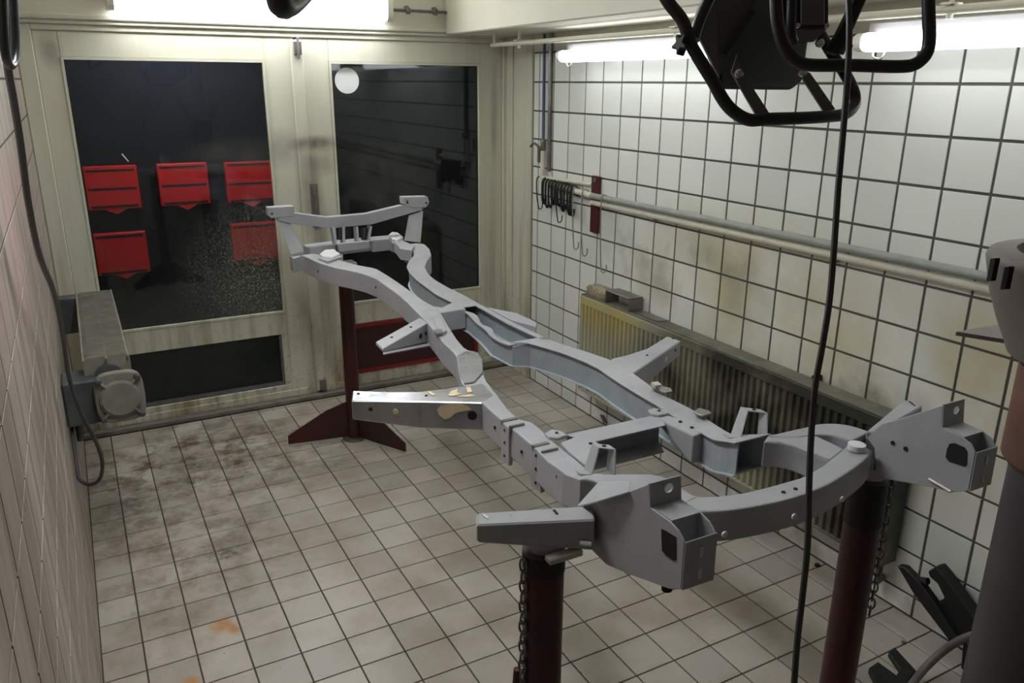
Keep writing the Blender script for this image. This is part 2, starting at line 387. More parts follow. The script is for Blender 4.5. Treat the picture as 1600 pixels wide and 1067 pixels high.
# ------------------------------------------------------------------ glazed double door
thr = box('trim_3', (XL, YB - .045, 0), (XR, YB + .06, .03), 'threshold', bevel=.006); tag(thr, 'worn grey threshold under the doors', kind='structure')
jam = empty('trim_4', (XL, YB, 0), 'cream painted door frame around the double door', kind='structure')
box('jamb', (XL, YB - .012, .03), (-.065, YB + .06, 2.012), 'door', jam, bevel=.004)
box('jamb', (2.325, YB - .012, .03), (XR + .1, YB + .06, 2.012), 'door', jam, bevel=.004)
box('head_piece', (-.065, YB - .012, 1.985), (2.325, YB + .06, 2.012), 'door', jam, bevel=.004)
def leaf(name, x0, x1, g0, g1, l0, l1, label, lower):
    d = empty(name, ((x0 + x1) / 2, YB, .035), label, kind='structure')
    y0, y1 = YB, YB + .045; zb, zt, gz0, gz1, lz0, lz1 = .0305, 1.9845, .535, 1.872, .105, .41
    box('stile', (x0, y0, zb), (min(g0, l0), y1, zt), 'door', d, bevel=.003); box('stile', (max(g1, l1), y0, zb), (x1, y1, zt), 'door', d, bevel=.003)
    a, b = min(g0, l0), max(g1, l1)
    box('top_rail', (a, y0, gz1), (b, y1, zt), 'door', d, bevel=.003); box('middle_rail', (a, y0, lz1), (b, y1, gz0), 'door', d, bevel=.003)
    box('bottom_rail', (a, y0, zb), (b, y1, lz0), 'door', d, bevel=.003)
    if a < l0 - .005: box('panel_packer', (a, y0 + .001, lz0), (l0, y1, lz1), 'door', d)
    if b > l1 + .005: box('panel_packer', (l1, y0 + .001, lz0), (b, y1, lz1), 'door', d)
    if a < g0 - .005: box('glass_packer', (a, y0 + .001, gz0), (g0, y1, gz1), 'door', d)
    if b > g1 + .005: box('glass_packer', (g1, y0 + .001, gz0), (b, y1, gz1), 'door', d)
    mb = MB(); t = .012
    mb.box((g0, y0 - .006, gz0), (g0 + t, y0 + .012, gz1)).box((g1 - t, y0 - .006, gz0), (g1, y0 + .012, gz1)).box((g0 + t, y0 - .006, gz1 - t), (g1 - t, y0 + .012, gz1)).box((g0 + t, y0 - .006, gz0), (g1 - t, y0 + .012, gz0 + t))
    mb.build('glazing_bead', 'door', d)
    tag(box('pane', (g0 + .002, y0 + .018, gz0 + .002), (g1 - .002, y0 + .023, gz1 - .002), 'glass', d), 'dusty glass pane')
    box('weather_strip', (x0, y0 - .006, zb), (x1, y0, .07), 'door', d, bevel=.002)
    lower(d, l0, l1, lz0, lz1, y0); return d
def low_dark(d, l0, l1, a, b, y):
    tag(box('kick_panel', (l0, y + .03, a), (l1, y + .036, b), 'dkglass', d), 'dark green black kick panel')
    box('panel_ledge', (l0, y + .008, a), (l1, y + .03, a + .02), 'strap', d); box('panel_edge', (l1 - .012, y + .008, a + .02), (l1, y + .03, b), 'strap', d)
def low_red(d, l0, l1, a, b, y):
    tag(box('kick_panel', (l0, y - .004, a), (l1, y + .02, b), 'redpanel', d), 'dark red kick panel')
    mb = MB(); t = .022
    mb.box((l0, y - .012, a), (l1, y - .004, a + t)).box((l0, y - .012, b - t), (l1, y - .004, b)).box((l0, y - .012, a + t), (l0 + t, y - .004, b - t)).box((l1 - t, y - .012, a + t), (l1, y - .004, b - t))
    mb.build('panel_trim', 'redtrim', d)
d1 = leaf('door_1', -.0645, 1.105, .035, .952, .035, .918, 'left glazed door leaf with a dark kick panel', low_dark)
d2 = leaf('door_2', 1.125, 2.3245, 1.285, 2.18, 1.285, 2.145, 'right glazed door leaf with a dark red kick panel', low_red)
box('astragal', (1.085, YB - .016, .04), (1.15, YB - .0005, 1.975), 'door', d1, bevel=.005)
blt = MB().box((1.10, YB - .032, 1.90), (1.14, YB - .017, 1.965)).tube([(1.12, YB - .036, 1.88), (1.12, YB - .036, 1.985)], .007).build('top_bolt', 'steel', d1, bevel=.002)
box('bottom_bolt', (1.108, YB - .03, .045), (1.145, YB - .017, .11), 'steel', d1, bevel=.002)
mb = MB().tube([(1.155, YB - .02, 1.19), (1.155, YB - .045, 1.19), (1.155, YB - .045, 1.06), (1.155, YB - .02, 1.06)], .006); mb.box((1.135, YB - .022, 1.0), (1.175, YB - .016, 1.24))
mb.build('door_handle', 'steel', d1)
MB().prism([(.232, YB + .0172, 1.428), (.238, YB + .0172, 1.430), (.262, YB + .0172, 1.392), (.258, YB + .0172, 1.390)], (0, .0006, 0)).build('paint_fleck', 'sticker', d1)
st = disc('round_sticker', (1.385, YB + .0165, 1.775), (0, -1, 0), .067, 'sticker', d2, .0008, 40); st['label'] = 'plain round white sticker on the glass'

# outside: night yard wall with letter boxes
tag(box('wall_outside', (-1.5, 5.07, -.1), (3.6, 5.2, 2.8), 'night'), 'dark wall outside beyond the door glass', kind='structure')
tag(box('floor_outside', (-1.5, YB + .1, -.12), (3.6, 5.07, -.02), 'ground'), 'dark ground outside the doors', kind='structure')
def letterbox(x, zt, slots, label):
    wd, ht, y = .272, .238, 5.02
    e = empty('letter_box', (x + wd / 2, y + .07, zt - ht), label, 'letter box', 'red letter boxes outside the door')
    body = MB().box((x, y, zt - ht), (x + wd, y + .049, zt)).build('body', 'red', e, bevel=.004)
    MB().prism([(x + wd * .3, y, zt - ht), (x + wd * .72, y, zt - ht), (x + wd * .52, y, zt - ht - .028)], (0, .004, 0)).build('pointed_flap', 'red', e)
    for k, s in enumerate(slots):
        z = zt - s * ht; box('slot', (x + .014, y - .002, z - .006), (x + wd - .014, y + .006, z + .006), 'dark', e)
    return e
for x, zt, s, lab in ((.06, 1.318, (.1, .52, .93), 'red letter box with three slots, leftmost of upper row behind glass'), (.435, 1.318, (.08, .52, .94), 'red letter box with three slots, middle of upper row behind glass'),
                      (.805, 1.312, (.06, .53, .95), 'red letter box in upper row, nearest the door frame, dulled by dusty glass'), (.06, .946, (.08, .95), 'red letter box with two slots, lower row beside the finned heater'),
                      (.805, .946, (.08, .95), 'red letter box in lower row, hazy behind paint-speckled glass')):
    letterbox(x, zt, s, lab)

ol = empty('added_yard_lamp', (.6, YB + .17, 2.1), 'added unseen lamp outside above the doors, lighting the letter boxes', 'light')  # invented lamp, out of view, added to brighten the red letter boxes
box('lamp_base', (.45, YB + .101, 2.14), (.75, YB + .13, 2.26), 'housing', ol, bevel=.004)
MB().lathe([(.05, 0), (.11, .03), (.11, .06), (.05, .085)], (.6, YB + .13, 2.2), 20, (0, 1, 0)).build('lamp_glass', 'fill_yard', ol, smooth=True)

# ------------------------------------------------------------------ fluorescent fixtures
e = empty('fluorescent_light', (.93, YB - .06, 2.07), 'glowing fluorescent light mounted on the wall above the doors', 'light')
x0, x1, yc = .252, 1.605, YB - .09
box('tray', (x0 + .02, yc + .035, 2.085), (x1 - .02, YB - .021, 2.2), 'housing', e, bevel=.004)
def bar(x0, x1, prof, axis='x', off=(0, 0, 0)):
    mb = MB(); n = len(prof); v = []
    for s in (x0, x1): v += [((s, a, b) if axis == 'x' else (a, s, b)) for a, b in prof]
    mb.add(v, [tuple(range(n)), tuple(range(2 * n - 1, n - 1, -1))] + [(i, (i + 1) % n, n + (i + 1) % n, n + i) for i in range(n)]); return mb
def rprof(cy, cz, ry, rz, n=20, p=3.2):
    o = []
    for k in range(n):
        t = 2 * math.pi * k / n; c, s = math.cos(t), math.sin(t)
        o.append((cy + ry * math.copysign(abs(c) ** (2 / p), c), cz + rz * math.copysign(abs(s) ** (2 / p), s)))
    return o
bar(x0 + .03, x1 - .03, rprof(yc, 2.135, .055, .062)).build('diffuser', 'tube_door', e, smooth=True)
bar(x0, x0 + .0295, rprof(yc, 2.135, .056, .063)).build('end_cap', 'white', e, smooth=True); bar(x1 - .0295, x1, rprof(yc, 2.135, .056, .063)).build('end_cap', 'white', e, smooth=True)
def walllight(ya, yb, label):
    X, Z = 2.205, 1.893
    e = empty('fluorescent_light', (2.28, (ya + yb) / 2, 1.86), label, 'light', 'fluorescent lights on the tiled wall')
    box('tray', (X + .02, yb, Z + .006), (XR - .001, ya, Z + .058), 'housing', e, bevel=.003)
    bar(yb + .03, ya - .03, rprof(X, Z, .046, .028), 'y').build('diffuser', 'tube_wall', e, smooth=True)
    for q in (yb, ya - .0295): bar(q, q + .0295, rprof(X, Z, .044, .027), 'y').build('end_cap', 'white', e, smooth=True)
    for q in (ya - .05, yb + .09): MB().tube(smooth_path([(X - .005, q, Z - .025), (X - .01, q - .005, Z - .043), (X - .012, q - .035, Z - .048), (X - .005, q - .04, Z - .025)], 4), .003, 6).build('clip', 'chrome', e)
walllight(3.535, 2.36, 'glowing fluorescent light on tiled wall above the rubber hook bundle')
walllight(1.795, .60, 'glowing fluorescent light on tiled wall, right of the hanging work lamp')
def fill_ceillight(x, ya, yb, label):  # added fixture, out of view, to raise the floor brightness
    e = empty('fill_ceiling_light', (x, (ya + yb) / 2, 2.36), label, 'light', 'added fill lights on the ceiling')
    box('tray', (x - .06, yb, 2.405), (x + .06, ya, ZC - .001), 'housing', e, bevel=.003)
    bar(yb + .03, ya - .03, rprof(x, 2.385, .065, .02), 'y').build('diffuser', 'fill_ceil', e, smooth=True)
    for q in (yb, ya - .0295): bar(q, q + .0295, rprof(x, 2.385, .064, .0195), 'y').build('end_cap', 'white', e, smooth=True)
fill_ceillight(.38, 2.6, 1.35, 'added fluorescent fill light on the ceiling over the bay, out of view')
# conduit with hangers under the beam
cd = empty('conduit_pipe', (2.18, 2.0, 1.95), 'white conduit pipe hung under the beam beside the wall lights', 'pipe')
MB().tube(smooth_path([(2.15, 4.15, 2.022), (2.15, 4.15, 1.985), (2.15, 4.135, 1.966), (2.15, 4.1, 1.966), (2.15, 3.0, 1.965), (2.15, 1.5, 1.964), (2.15, -.5, 1.963)], 6), .012, 12).build('pipe', 'pipe', cd, smooth=True)
for y in (3.88, 2.62, 1.48, .4):
    MB().tube([(2.15, y, 1.975), (2.15, y, 2.022)], .007, 8).box((2.125, y - .016, 1.977), (2.175, y + .016, 1.982)).lathe([(.009, -.014), (.009, 0)], (2.15, y, 1.955), 8).build('hanger', 'white', cd)
# iron bracket bar beside the door light
br = empty('iron_rail', (1.78, YB - .05, 2.1), 'short dark iron bar with two clamps beside the door light', 'bar')
MB().tube([(1.605, YB - .06, 2.135), (1.945, YB - .06, 2.135)], .008, 10).build('bar', 'strap', br)
for x in (1.72, 1.88): MB().lathe([(.012, -.012), (.018, -.008), (.018, .008), (.012, .012)], (x, YB - .06, 2.135), 12, (1, 0, 0)).box((x - .006, YB - .055, 2.13), (x + .006, YB - .02, 2.16)).build('clamp', 'strap', br)

# ------------------------------------------------------------------ pipes, hooks on the tiled wall
pp = empty('wall_pipe', (2.33, 2.0, 1.19), 'grey and cream pipe pair running along the tiled wall', 'pipe')
MB().tube([(2.325, 3.43, 1.222), (2.325, -.3, 1.243)], .0155, 12).build('upper_pipe', 'grey_pipe', pp, smooth=True)
MB().tube([(2.338, 3.43, 1.186), (2.338, -.3, 1.206)], .0145, 12).build('lower_pipe', 'pipe', pp, smooth=True)
tag(MB().tube([(2.325, 3.92, 1.245), (2.325, 3.42, 1.222)], .016, 12).build('hook_pipe', 'pipe', pp, smooth=True), 'cream pipe end carrying the hooks')
MB().tube([(2.325, 3.93, 1.265), (2.345, 3.45, 1.275)], .010, 10).build('stay_pipe', 'pipe', pp, smooth=True)
for y in (2.9, 1.9, .9): MB().box((2.318, y - .008, 1.17), (XR, y + .008, 1.178)).build('pipe_clip', 'steel', pp)
fb = MB().box((2.343, 3.385, 1.03), (XR - .001, 3.455, 1.32)).build('flat_bar', 'maroon', bevel=.003); tag(fb, 'rusty maroon flat bar bolted to the tiled wall behind the hooks', 'bracket')
disc('bolt', (2.342, 3.42, 1.30), (1, 0, 0), .012, 'steel', fb, .004, 8)
vp = empty('air_pipe', (2.33, 3.93, 1.25), 'thin blue vertical air pipe in the corner of the tiled wall', 'pipe')
MB().tube([(2.335, 3.935, 2.02), (2.335, 3.93, 1.47)], .0085, 10).build('riser', 'blue', vp, smooth=True)
MB().tube([(2.345, 3.885, 2.02), (2.345, 3.88, 1.30)], .011, 8).build('back_strip', 'steel', vp)
MB().lathe([(.013, 0), (.016, .01), (.016, .05), (.01, .06)], (2.335, 3.93, 1.41), 12).box((2.305, 3.92, 1.42), (2.335, 3.94, 1.435)).build('valve', 'steel', vp)
MB().tube(smooth_path([(2.305, 3.925, 1.43), (2.29, 3.95, 1.45), (2.285, 3.985, 1.43)], 4), .007, 8).build('valve_lever', 'strap', vp)
box('label_plate', (2.345, 3.99, 1.34), (XR - .001, 4.01, 1.42), 'strap', vp)
MB().tube([(2.335, 3.93, 1.41), (2.335, 3.93, 1.26)], .014, 10).build('elbow', 'pipe', vp, smooth=True)
def hook(y, drop, mat, label, r=.003, lean=0, curl=.02, cx=0, grp='hooks and rubber loops on the wall pipe'):
    z = 1.245 - (3.92 - y) * .046
    pts = [(2.345, y, z - .03), (2.346, y, z + .008), (2.325, y, z + .022), (2.303, y, z + .006), (2.30, y - lean * .4, z - drop * .5), (2.302, y - lean, z - drop + curl), (2.302 + cx * curl * .5, y - lean - (1 - cx) * curl * .5, z - drop), (2.306 + cx * curl * .6, y - lean - (1 - cx) * curl * 1.4, z - drop + curl * .4), (2.308 + cx * curl * .6, y - lean - (1 - cx) * curl * 1.5, z - drop + curl * 1.6)]
    return tag(MB().tube(smooth_path(pts, 5), r, 6).build('wire_hook', mat, smooth=True), label, 'hook', grp)
for k in range(10):
    y = 3.87 - k * .032
    hook(y, .10 + random.random() * .05, 'wire', 'short dark rubber-coated hook in the tight bundle on the pipe end', .0058 if k % 3 else .008, .012 * random.random(), .02, 1)
for y, dr, m, lab in ((3.94, .155, 'wire', 'long thin dark hook at the corner end of the hook bundle'), (3.73, .19, 'wire', 'dark hook hanging below the middle of the hook bundle'), (3.56, .30, 'wire2', 'pale wire hook with round J end, left of the J pair'),
                      (3.475, .315, 'wire2', 'pale wire hook with round J end, beside the maroon bar'), (3.30, .36, 'wire2', 'longest pale yellowish hook hanging right of the maroon bar')):
    hook(y, dr, m, lab, .0032, .02, .026)

# ------------------------------------------------------------------ panel radiator
rx, ra, rb, rz0, rz1 = 2.262, 3.398, 1.49, .185, .712
rd = empty('radiator', (2.3, (ra + rb) / 2, 0), 'long ribbed panel radiator stained yellow and black under the wall pipe', 'radiator')
box('panel', (rx + .012, rb, rz0), (rx + .03, ra, rz1), 'rad', rd)
nf = 56; pw = (ra - rb) / nf
fin = MB().prism([(0, -pw * .36, 0), (-.012, -pw * .2, 0), (-.012, pw * .2, 0), (0, pw * .36, 0)], (0, 0, rz1 - rz0 - .055)).v
fme = None
for k in range(nf):
    yk = ra - pw * (k + .5)
    if fme is None:
        fo = MB().prism([(rx + .0125, yk - pw * .36, rz0 + .015), (rx, yk - pw * .2, rz0 + .015), (rx, yk + pw * .2, rz0 + .015), (rx + .0125, yk + pw * .36, rz0 + .015)], (0, 0, rz1 - rz0 - .06)).build('rib', 'rad', rd); fme = fo; y0k = yk
    else:
        c = fme.copy(); COL.objects.link(c); c.location = (0, yk - y0k, 0)
box('top_rail', (rx - .001, rb, rz1 - .045), (rx + .012, ra, rz1), 'rad', rd, bevel=.003); box('bottom_rail', (rx, rb, rz0), (rx + .012, ra, rz0 + .015), 'rad', rd, bevel=.003)
box('back_panel', (XR - .035, rb, rz0), (XR - .02, ra, rz1 - .005), 'rad', rd)
mb = MB()
for k in range(30):
    yk = ra - .02 - k * (ra - rb - .04) / 29; mb.box((rx + .03, yk - .012, rz0 + .03), (XR - .035, yk - .01, rz1 - .03))
mb.build('convector_plates', 'rad', rd)['kind'] = 'stuff'
box('top_grille', (rx + .002, rb + .003, rz1), (XR - .014, ra - .003, rz1 + .008), 'radtop', rd, bevel=.002)
box('end_cover', (rx + .004, rb - .004, rz0), (XR - .015, rb, rz1), 'rad', rd); box('end_cover', (rx + .004, ra, rz0), (XR - .015, ra + .004, rz1), 'rad', rd)
for y in (3.2, 1.7): box('wall_bracket', (XR - .02, y - .015, rz0 + .03), (XR - .001, y + .015, rz1 - .04), 'rad', rd)
MB().tube(smooth_path([(2.3, 1.51, .2), (2.3, 1.51, .12), (2.31, 1.52, .09), (XR - .001, 1.53, .09)], 5), .011, 10).build('feed_pipe', 'rad', rd)
zt = rz1 + .008
mb = MB(); ch = [(2.268, 3.17), (2.352, 3.17), (2.352, 2.98), (2.268, 2.98)]
b = MB(); t = .006; ya, yb2 = 3.185, 2.985
b.box((2.268, yb2, zt + .062), (2.350, ya, zt + .068)).box((2.268, yb2, zt), (2.350, yb2 + t, zt + .062)).box((2.268, ya - t, zt), (2.350, ya, zt + .062))
tag(b.build('channel_bracket', 'steel', bevel=.002), 'folded grey steel channel lying on the radiator top', 'bracket')
v = []; f = []; n = 16
mb = MB(); ring = []
for k, (s, h) in enumerate(((.86, 0), (1, .015), (1, .035), (.9, .05), (.55, .056))):
    for i in range(n):
        a = 2 * math.pi * i / n; c, q = math.cos(a), math.sin(a); c = math.copysign(abs(c) ** .6, c); q = math.copysign(abs(q) ** .6, q)
        v.append((2.309 + .042 * s * c + random.uniform(-.003, .003), 3.285 + .092 * s * q + random.uniform(-.005, .005), zt + h + (random.uniform(-.004, .004) if 0 < k else 0)))
for k in range(4):
    for i in range(n): f.append((k * n + i, k * n + (i + 1) % n, (k + 1) * n + (i + 1) % n, (k + 1) * n + i))
f += [tuple(range(n))[::-1], tuple(range(4 * n, 5 * n))]
tag(obj('sponge_block', v, f, 'sponge', smooth=True), 'crusty paint-spattered sponge block at the end of the radiator top', 'sponge')
tag(MB().prism([(2.275, 2.965, zt), (2.345, 2.965, zt), (2.345, 2.78, zt), (2.29, 2.79, zt)], (0, 0, .004)).build('scraper_plate', 'steel'), 'thin grey metal plate lying flat beside the steel channel', 'plate')
tag(MB().box((2.335, 1.90, zt), (2.355, 1.93, zt + .012)).prism([(2.335, 1.90, zt + .012), (2.355, 1.90, zt + .012), (2.355, 1.93, zt + .012)], (0, 0, .008)).build('debris_clip', 'black_matt'), 'small black clip left on the radiator top', 'clip')

# ------------------------------------------------------------------ finned tube heater on the left wall
hx0, hx1, hy0, hy1, hz0, hz1 = -.058, .095, 3.06, 4.14, .668, .83
ht = empty('finned_heater', ((hx0 + hx1) / 2, 3.6, 0), 'dusty grey finned tube heater on arms along the left wall', 'heater')
MB().tube([(.018, hy0, .75), (.018, hy1, .75)], .05, 14).build('core_tube', 'heater_dark', ht)
fm = None; nfin = 58
for k in range(nfin):
    y = hy0 + .02 + k * (hy1 - hy0 - .04) / (nfin - 1)
    if fm is None:
        pr_ = []
        for (cx, cz, a0) in ((hx1 - .02, hz1 - .02, 0), (hx0 + .02, hz1 - .02, 90), (hx0 + .02, hz0 + .02, 180), (hx1 - .02, hz0 + .02, 270)):
            for q in (0, 45, 90): pr_.append((cx + .02 * math.cos(math.radians(a0 + q)), y, cz + .02 * math.sin(math.radians(a0 + q))))
        fm = MB().prism(pr_, (0, .005, 0)).build('fin', 'heater', ht); yk0 = y
    else:
        c = fm.copy(); COL.objects.link(c); c.location = (0, y - yk0, 0)
for x in (hx0 + .002, .018, hx1 - .006): MB().tube([(x, hy0, hz1 - .006), (x, hy1, hz1 - .006)], .004, 6).build('tie_rod', 'heater', ht)
fl = MB().lathe([(.05, 0), (.074, .008), (.078, .03), (.078, .06), (.066, .07), (.06, .095)], (.043, 3.06, .698), 28, (0, -1, 0)).build('terminal_housing', 'heater', ht, smooth=True)
fc = V((.043, 2.96, .698))
pr_ = []
for k in range(24):
    a = 2 * math.pi * k / 24; c, s = math.cos(a), math.sin(a); pr_.append((fc.x + .081 * math.copysign(abs(c) ** .55, c), 2.985, fc.z + .094 * math.copysign(abs(s) ** .55, s)))
MB().prism(pr_, (0, .03, 0)).build('flange', 'heater', ht, bevel=.004)
MB().lathe([(.07, 0), (.066, .012), (.05, .016)], (fc.x, 2.985, fc.z - .005), 28, (0, -1, 0)).build('cover_cap', 'heater', ht, smooth=True)
box('blue_label', (fc.x - .025, 2.966, fc.z - .045), (fc.x + .018, 2.9695, fc.z + .04), 'blue_sticker', ht)
for sx in (-1, 1):
    for sz in (-1, 1):
        q = V((fc.x + sx * .062, 2.985, fc.z + sz * .072)); MB().lathe([(.012, 0), (.012, .012), (.007, .02)], q, 8, (0, -1, 0)).build('bolt', 'heater_dark', ht)
        MB().tube([(q.x, 2.978, q.z), (fc.x + sx * .035, 2.972, fc.z + sz * .04)], .005, 6).build('cover_rib', 'heater', ht)
box('terminal_box', (XL + .001, 3.02, .60), (-.02, 3.16, .765), 'heater_dark', ht, bevel=.006)
MB().tube([(XL + .03, 3.09, .60), (XL + .03, 3.09, .52)], .012, 8).build('cable_gland', 'heater_dark', ht)
box('wall_arm', (XL + .001, 4.05, .66), (hx0 - .001, 4.13, .825), 'heater_dark', ht, bevel=.003)
# cable looping from the hanging ring down to the heater
cp = [(9, -60, 1.45), (10, 30, 1.5), (12, 100, 1.55), (22, 160, 1.62), (33, 230, 1.7), (45, 320, 1.8), (62, 400, 1.95), (85, 460, 2.2), (99, 530, 2.45), (108, 590, 2.6), (124, 640, 2.72), (150, 690, 2.8), (160, 722, 2.82), (156, 748, 2.83), (140, 757, 2.86), (122, 747, 2.9), (105, 718, 2.96), (97, 690, 3.02), (94.5, 665, 3.08)]
tag(MB().tube([V((max(p.x, XL + .01), p.y, p.z)) for p in smooth_path([at_y(a, b, c) for a, b, c in cp], 6)], .0065, 8).build('power_cable', 'cable', smooth=True), 'grey power cable hanging in a loop below the finned heater', 'cable')
def yloop(name, pts, r, label, mat='black'):
    return tag(MB().tube(smooth_path(pts, 7), r, 12).build(name, mat, smooth=True), label, 'tube frame')
q = [at_y(2, -150, 1.32), at_y(3, -60, 1.32), at_y(5, 30, 1.32), at_y(8, 80, 1.33), at_y(14, 101, 1.36), at_y(21, 96, 1.40), at_y(24, 60, 1.42), at_y(20, -20, 1.43), at_y(16, -110, 1.43)]
yloop('tube_hanger', q, .006, 'black tube loop hanging at the left edge by the tiled wall')
q = [at_d(424, -130, 1.0), at_d(428, -60, 1.0), at_d(434, -10, 1.0), at_d(441, 8, 1.01), at_d(456, 2, 1.05), at_d(480, -22, 1.12), at_d(520, -70, 1.25)]
yloop('tube_hook', q, .0165, 'black tube bend hanging in front of the door light', 'black')

# ------------------------------------------------------------------ jack stands
def stand(name, x, y, ztop, r, ang, label, chain=None, cap=None, collar=.05):
    e = empty(name, (x, y, 0), label, 'jack stand', 'maroon jack stands under the chassis')
    MB().lathe([(r, .012), (r, ztop - .012), (r * .8, ztop - .006)], (x, y, 0), 24).build('post', 'stand', e, smooth=True)
    MB().lathe([(r + .028, 0), (r + .028, .012)], (x, y, 0), 24).build('base_plate', 'steel', e)
    for a in ang:
        c, s = math.cos(math.radians(a)), math.sin(math.radians(a)); n = V((-s, c, 0)) * .004; L = .30; h = .205; ctr = V((x, y, 0)); d = V((c, s, 0))
        pts = [ctr + d * (r - .002) + V((0, 0, .013)), ctr + d * (L + r) + V((0, 0, .006)), ctr + d * (L + r) + V((0, 0, .05)), ctr + d * (r + .10) + V((0, 0, h * .82)), ctr + d * (r - .002) + V((0, 0, h))]
        MB().prism([p + n for p in pts], -2 * n).build('fin_leg', 'stand', e)
        a0 = ctr + d * (r + .03); a1 = ctr + d * (L + r); m = V((-s, c, 0)) * .012
        MB().prism([a0 + m, a1 + m, a1 - m, a0 - m], (0, 0, .006)).build('foot_strip', 'pale_steel', e)
    if cap: cap(e)
    MB().lathe([(r + .0015, ztop - collar), (r + .0015, ztop - .012)], (x, y, 0), 24).build('top_collar', 'black_matt', e, smooth=True)
    return e
def saddle(x, y, z, ang, wd=.03, ln=.06):
    def f(e):
        c, s = math.cos(ang), math.sin(ang); d = V((c, s, 0)) * ln; n = V((-s, c, 0)) * wd; p = V((x, y, z - .012))
        MB().prism([p + d + n, p - d + n, p - d - n, p + d - n], (0, 0, .012)).build('saddle_plate', 'pale_steel', e, bevel=.002)
    return f
stand('jack_stand', 1.112, 3.745, .935, .036, (168, 300, 54), 'maroon jack stand with fin legs holding the far end, by the doors', None, saddle(1.112, 3.745, .935, .03, .04, .05))
SL, SR = at_z(850, 849, .989), at_z(1360, 738, .976)
sl = stand('jack_stand', SL.x, SL.y, .989, .0375, (150, 270, 30), 'red and black jack stand with a chain under the nearer left horn', None, saddle(SL.x + .016, SL.y - .042, .9895, -.02, .010, .034))
sr = stand('jack_stand', SR.x, SR.y, .976, .0385, (150, 270, 30), 'dark maroon jack stand under the right turret, before the radiator', None, None, .12)
def chain(parent, top, n, pitch=.0215, sway=0, mat='strap'):
    link = None
    for k in range(n):
        c = V(top) + V((sway * math.sin(k * .5), 0, -pitch * k))
        pts = []
        a = 0 if k % 2 else math.pi / 2
        ax = V((math.cos(a + .5), math.sin(a + .5), 0))
        for i in range(14):
            t = 2 * math.pi * i / 14; sx = .0075 * math.cos(t); sz = .0145 * math.sin(t); pts.append(c + ax * sx + V((0, 0, sz)))
        MB().tube(pts, .0022, 6, cyc=True).build('chain_link', mat, parent, smooth=True)
tl = at_d(818, 884, (SL - CAMLOC).dot(CC) - .01); chain(sl, tl, 20)
tr_ = at_d(1393, 757, (SR - CAMLOC).dot(CC)); chain(sr, tr_, 16)
mb = MB().tube(smooth_path([at_d(808, 1045, (SL - CAMLOC).dot(CC) + .06), at_d(806, 1090, (SL - CAMLOC).dot(CC) + .08), at_d(815, 1130, (SL - CAMLOC).dot(CC) + .1)], 4), .007, 8); mb.build('locking_pin', 'maroon', sl)

# ------------------------------------------------------------------ the car chassis
CX, CY, TH, ROL = 1.1179, 1.674, .0308, .009
AU = V((math.sin(TH), math.cos(TH), 0)); AV = V((math.cos(TH), -math.sin(TH), 0))
WK = [(-1.2, 1.045), (-.62, 1.045), (-.5, 1.02), (-.4, .985), (-.3, .966), (.3, .965), (.95, .98), (1.5, 1.0), (1.9, 1.014), (2.6, 1.018)]
def wprof(u):
    if u <= WK[0][0]: return WK[0][1]
    for (a, x), (b, y) in zip(WK, WK[1:]):
        if u <= b: return x + (y - x) * (u - a) / (b - a)
    return WK[-1][1]
def uvw(p): q = V(p) - V((CX, CY, 0)); u = q.dot(AU); v = q.dot(AV); return u, v, p[2] - ROL * v
def cl(u, v, w): q = V((CX, CY, 0)) + AU * u + AV * v; q.z = w + ROL * v; return q
def cz(x, y, w=None):
    lo, hi = .7, 1.4
    for _ in range(50):
        m = (lo + hi) / 2; p = at_z(x, y, m); u, v, ww = uvw(p)
        t = wprof(u) if w is None else w
        if ww > t: hi = m
        else: lo = m
    return p
def cu(x, y, u):                 # point on the cross plane u
    d = ray(x, y); n = AU; o = V((CX, CY, 0)) + AU * u; return CAMLOC + d * ((o - CAMLOC).dot(n) / d.dot(n))
def cv(x, y, v):                 # point on the lengthwise plane v
    d = ray(x, y); o = V((CX, CY, 0)) + AV * v; return CAMLOC + d * ((o - CAMLOC).dot(AV) / d.dot(AV))
ch = empty('car_chassis', (CX, CY, .88), 'bare grey-primed car chassis frame resting on jack stands', 'car chassis')
UP = V((0, 0, 1))
def interp(pl, u):
    if u >= pl[0][0]: return pl[0][1]
    for (a, x), (b, y) in zip(pl, pl[1:]):
        if u >= b: return x + (y - x) * (u - a) / (a - b) * -1 if a != b else y
    return pl[-1][1]
def edges(pxs, w=None):
    l = []
    for q in pxs: u, v, ww = uvw(cz(q[0], q[1], w)); l.append((u, v))
    l.sort(key=lambda t: -t[0]); return l
def sampled(outer, inner, w=None, step=.03):
    a, b = edges(outer, w), edges(inner, w); u1 = min(a[0][0], b[0][0]); u1 = max(a[0][0], b[0][0]); u0 = min(a[-1][0], b[-1][0])
    n = max(2, int((u1 - u0) / step)); us = [u1 + (u0 - u1) * i / n for i in range(n + 1)]
    return [(u, interp(a, u), interp(b, u), wprof(u) if w is None else w) for u in us]
def loft(sections, name, mat, parent, close=True, **k):
    n = len(sections[0]); v = [p for s in sections for p in s]; f = []
    for i in range(len(sections) - 1):
        for j in range(n): f.append((i * n + j, i * n + (j + 1) % n, (i + 1) * n + (j + 1) % n, (i + 1) * n + j))
    f += [tuple(range(n))[::-1], tuple((len(sections) - 1) * n + j for j in range(n))]
    return obj(name, v, f, mat, parent, **k)
def boxrail(name, S, depth, mat='primer', **k):
    return loft([[cl(u, a, w), cl(u, b, w), cl(u, b, w - depth), cl(u, a, w - depth)] for u, a, b, w in S], name, mat, ch, **k)
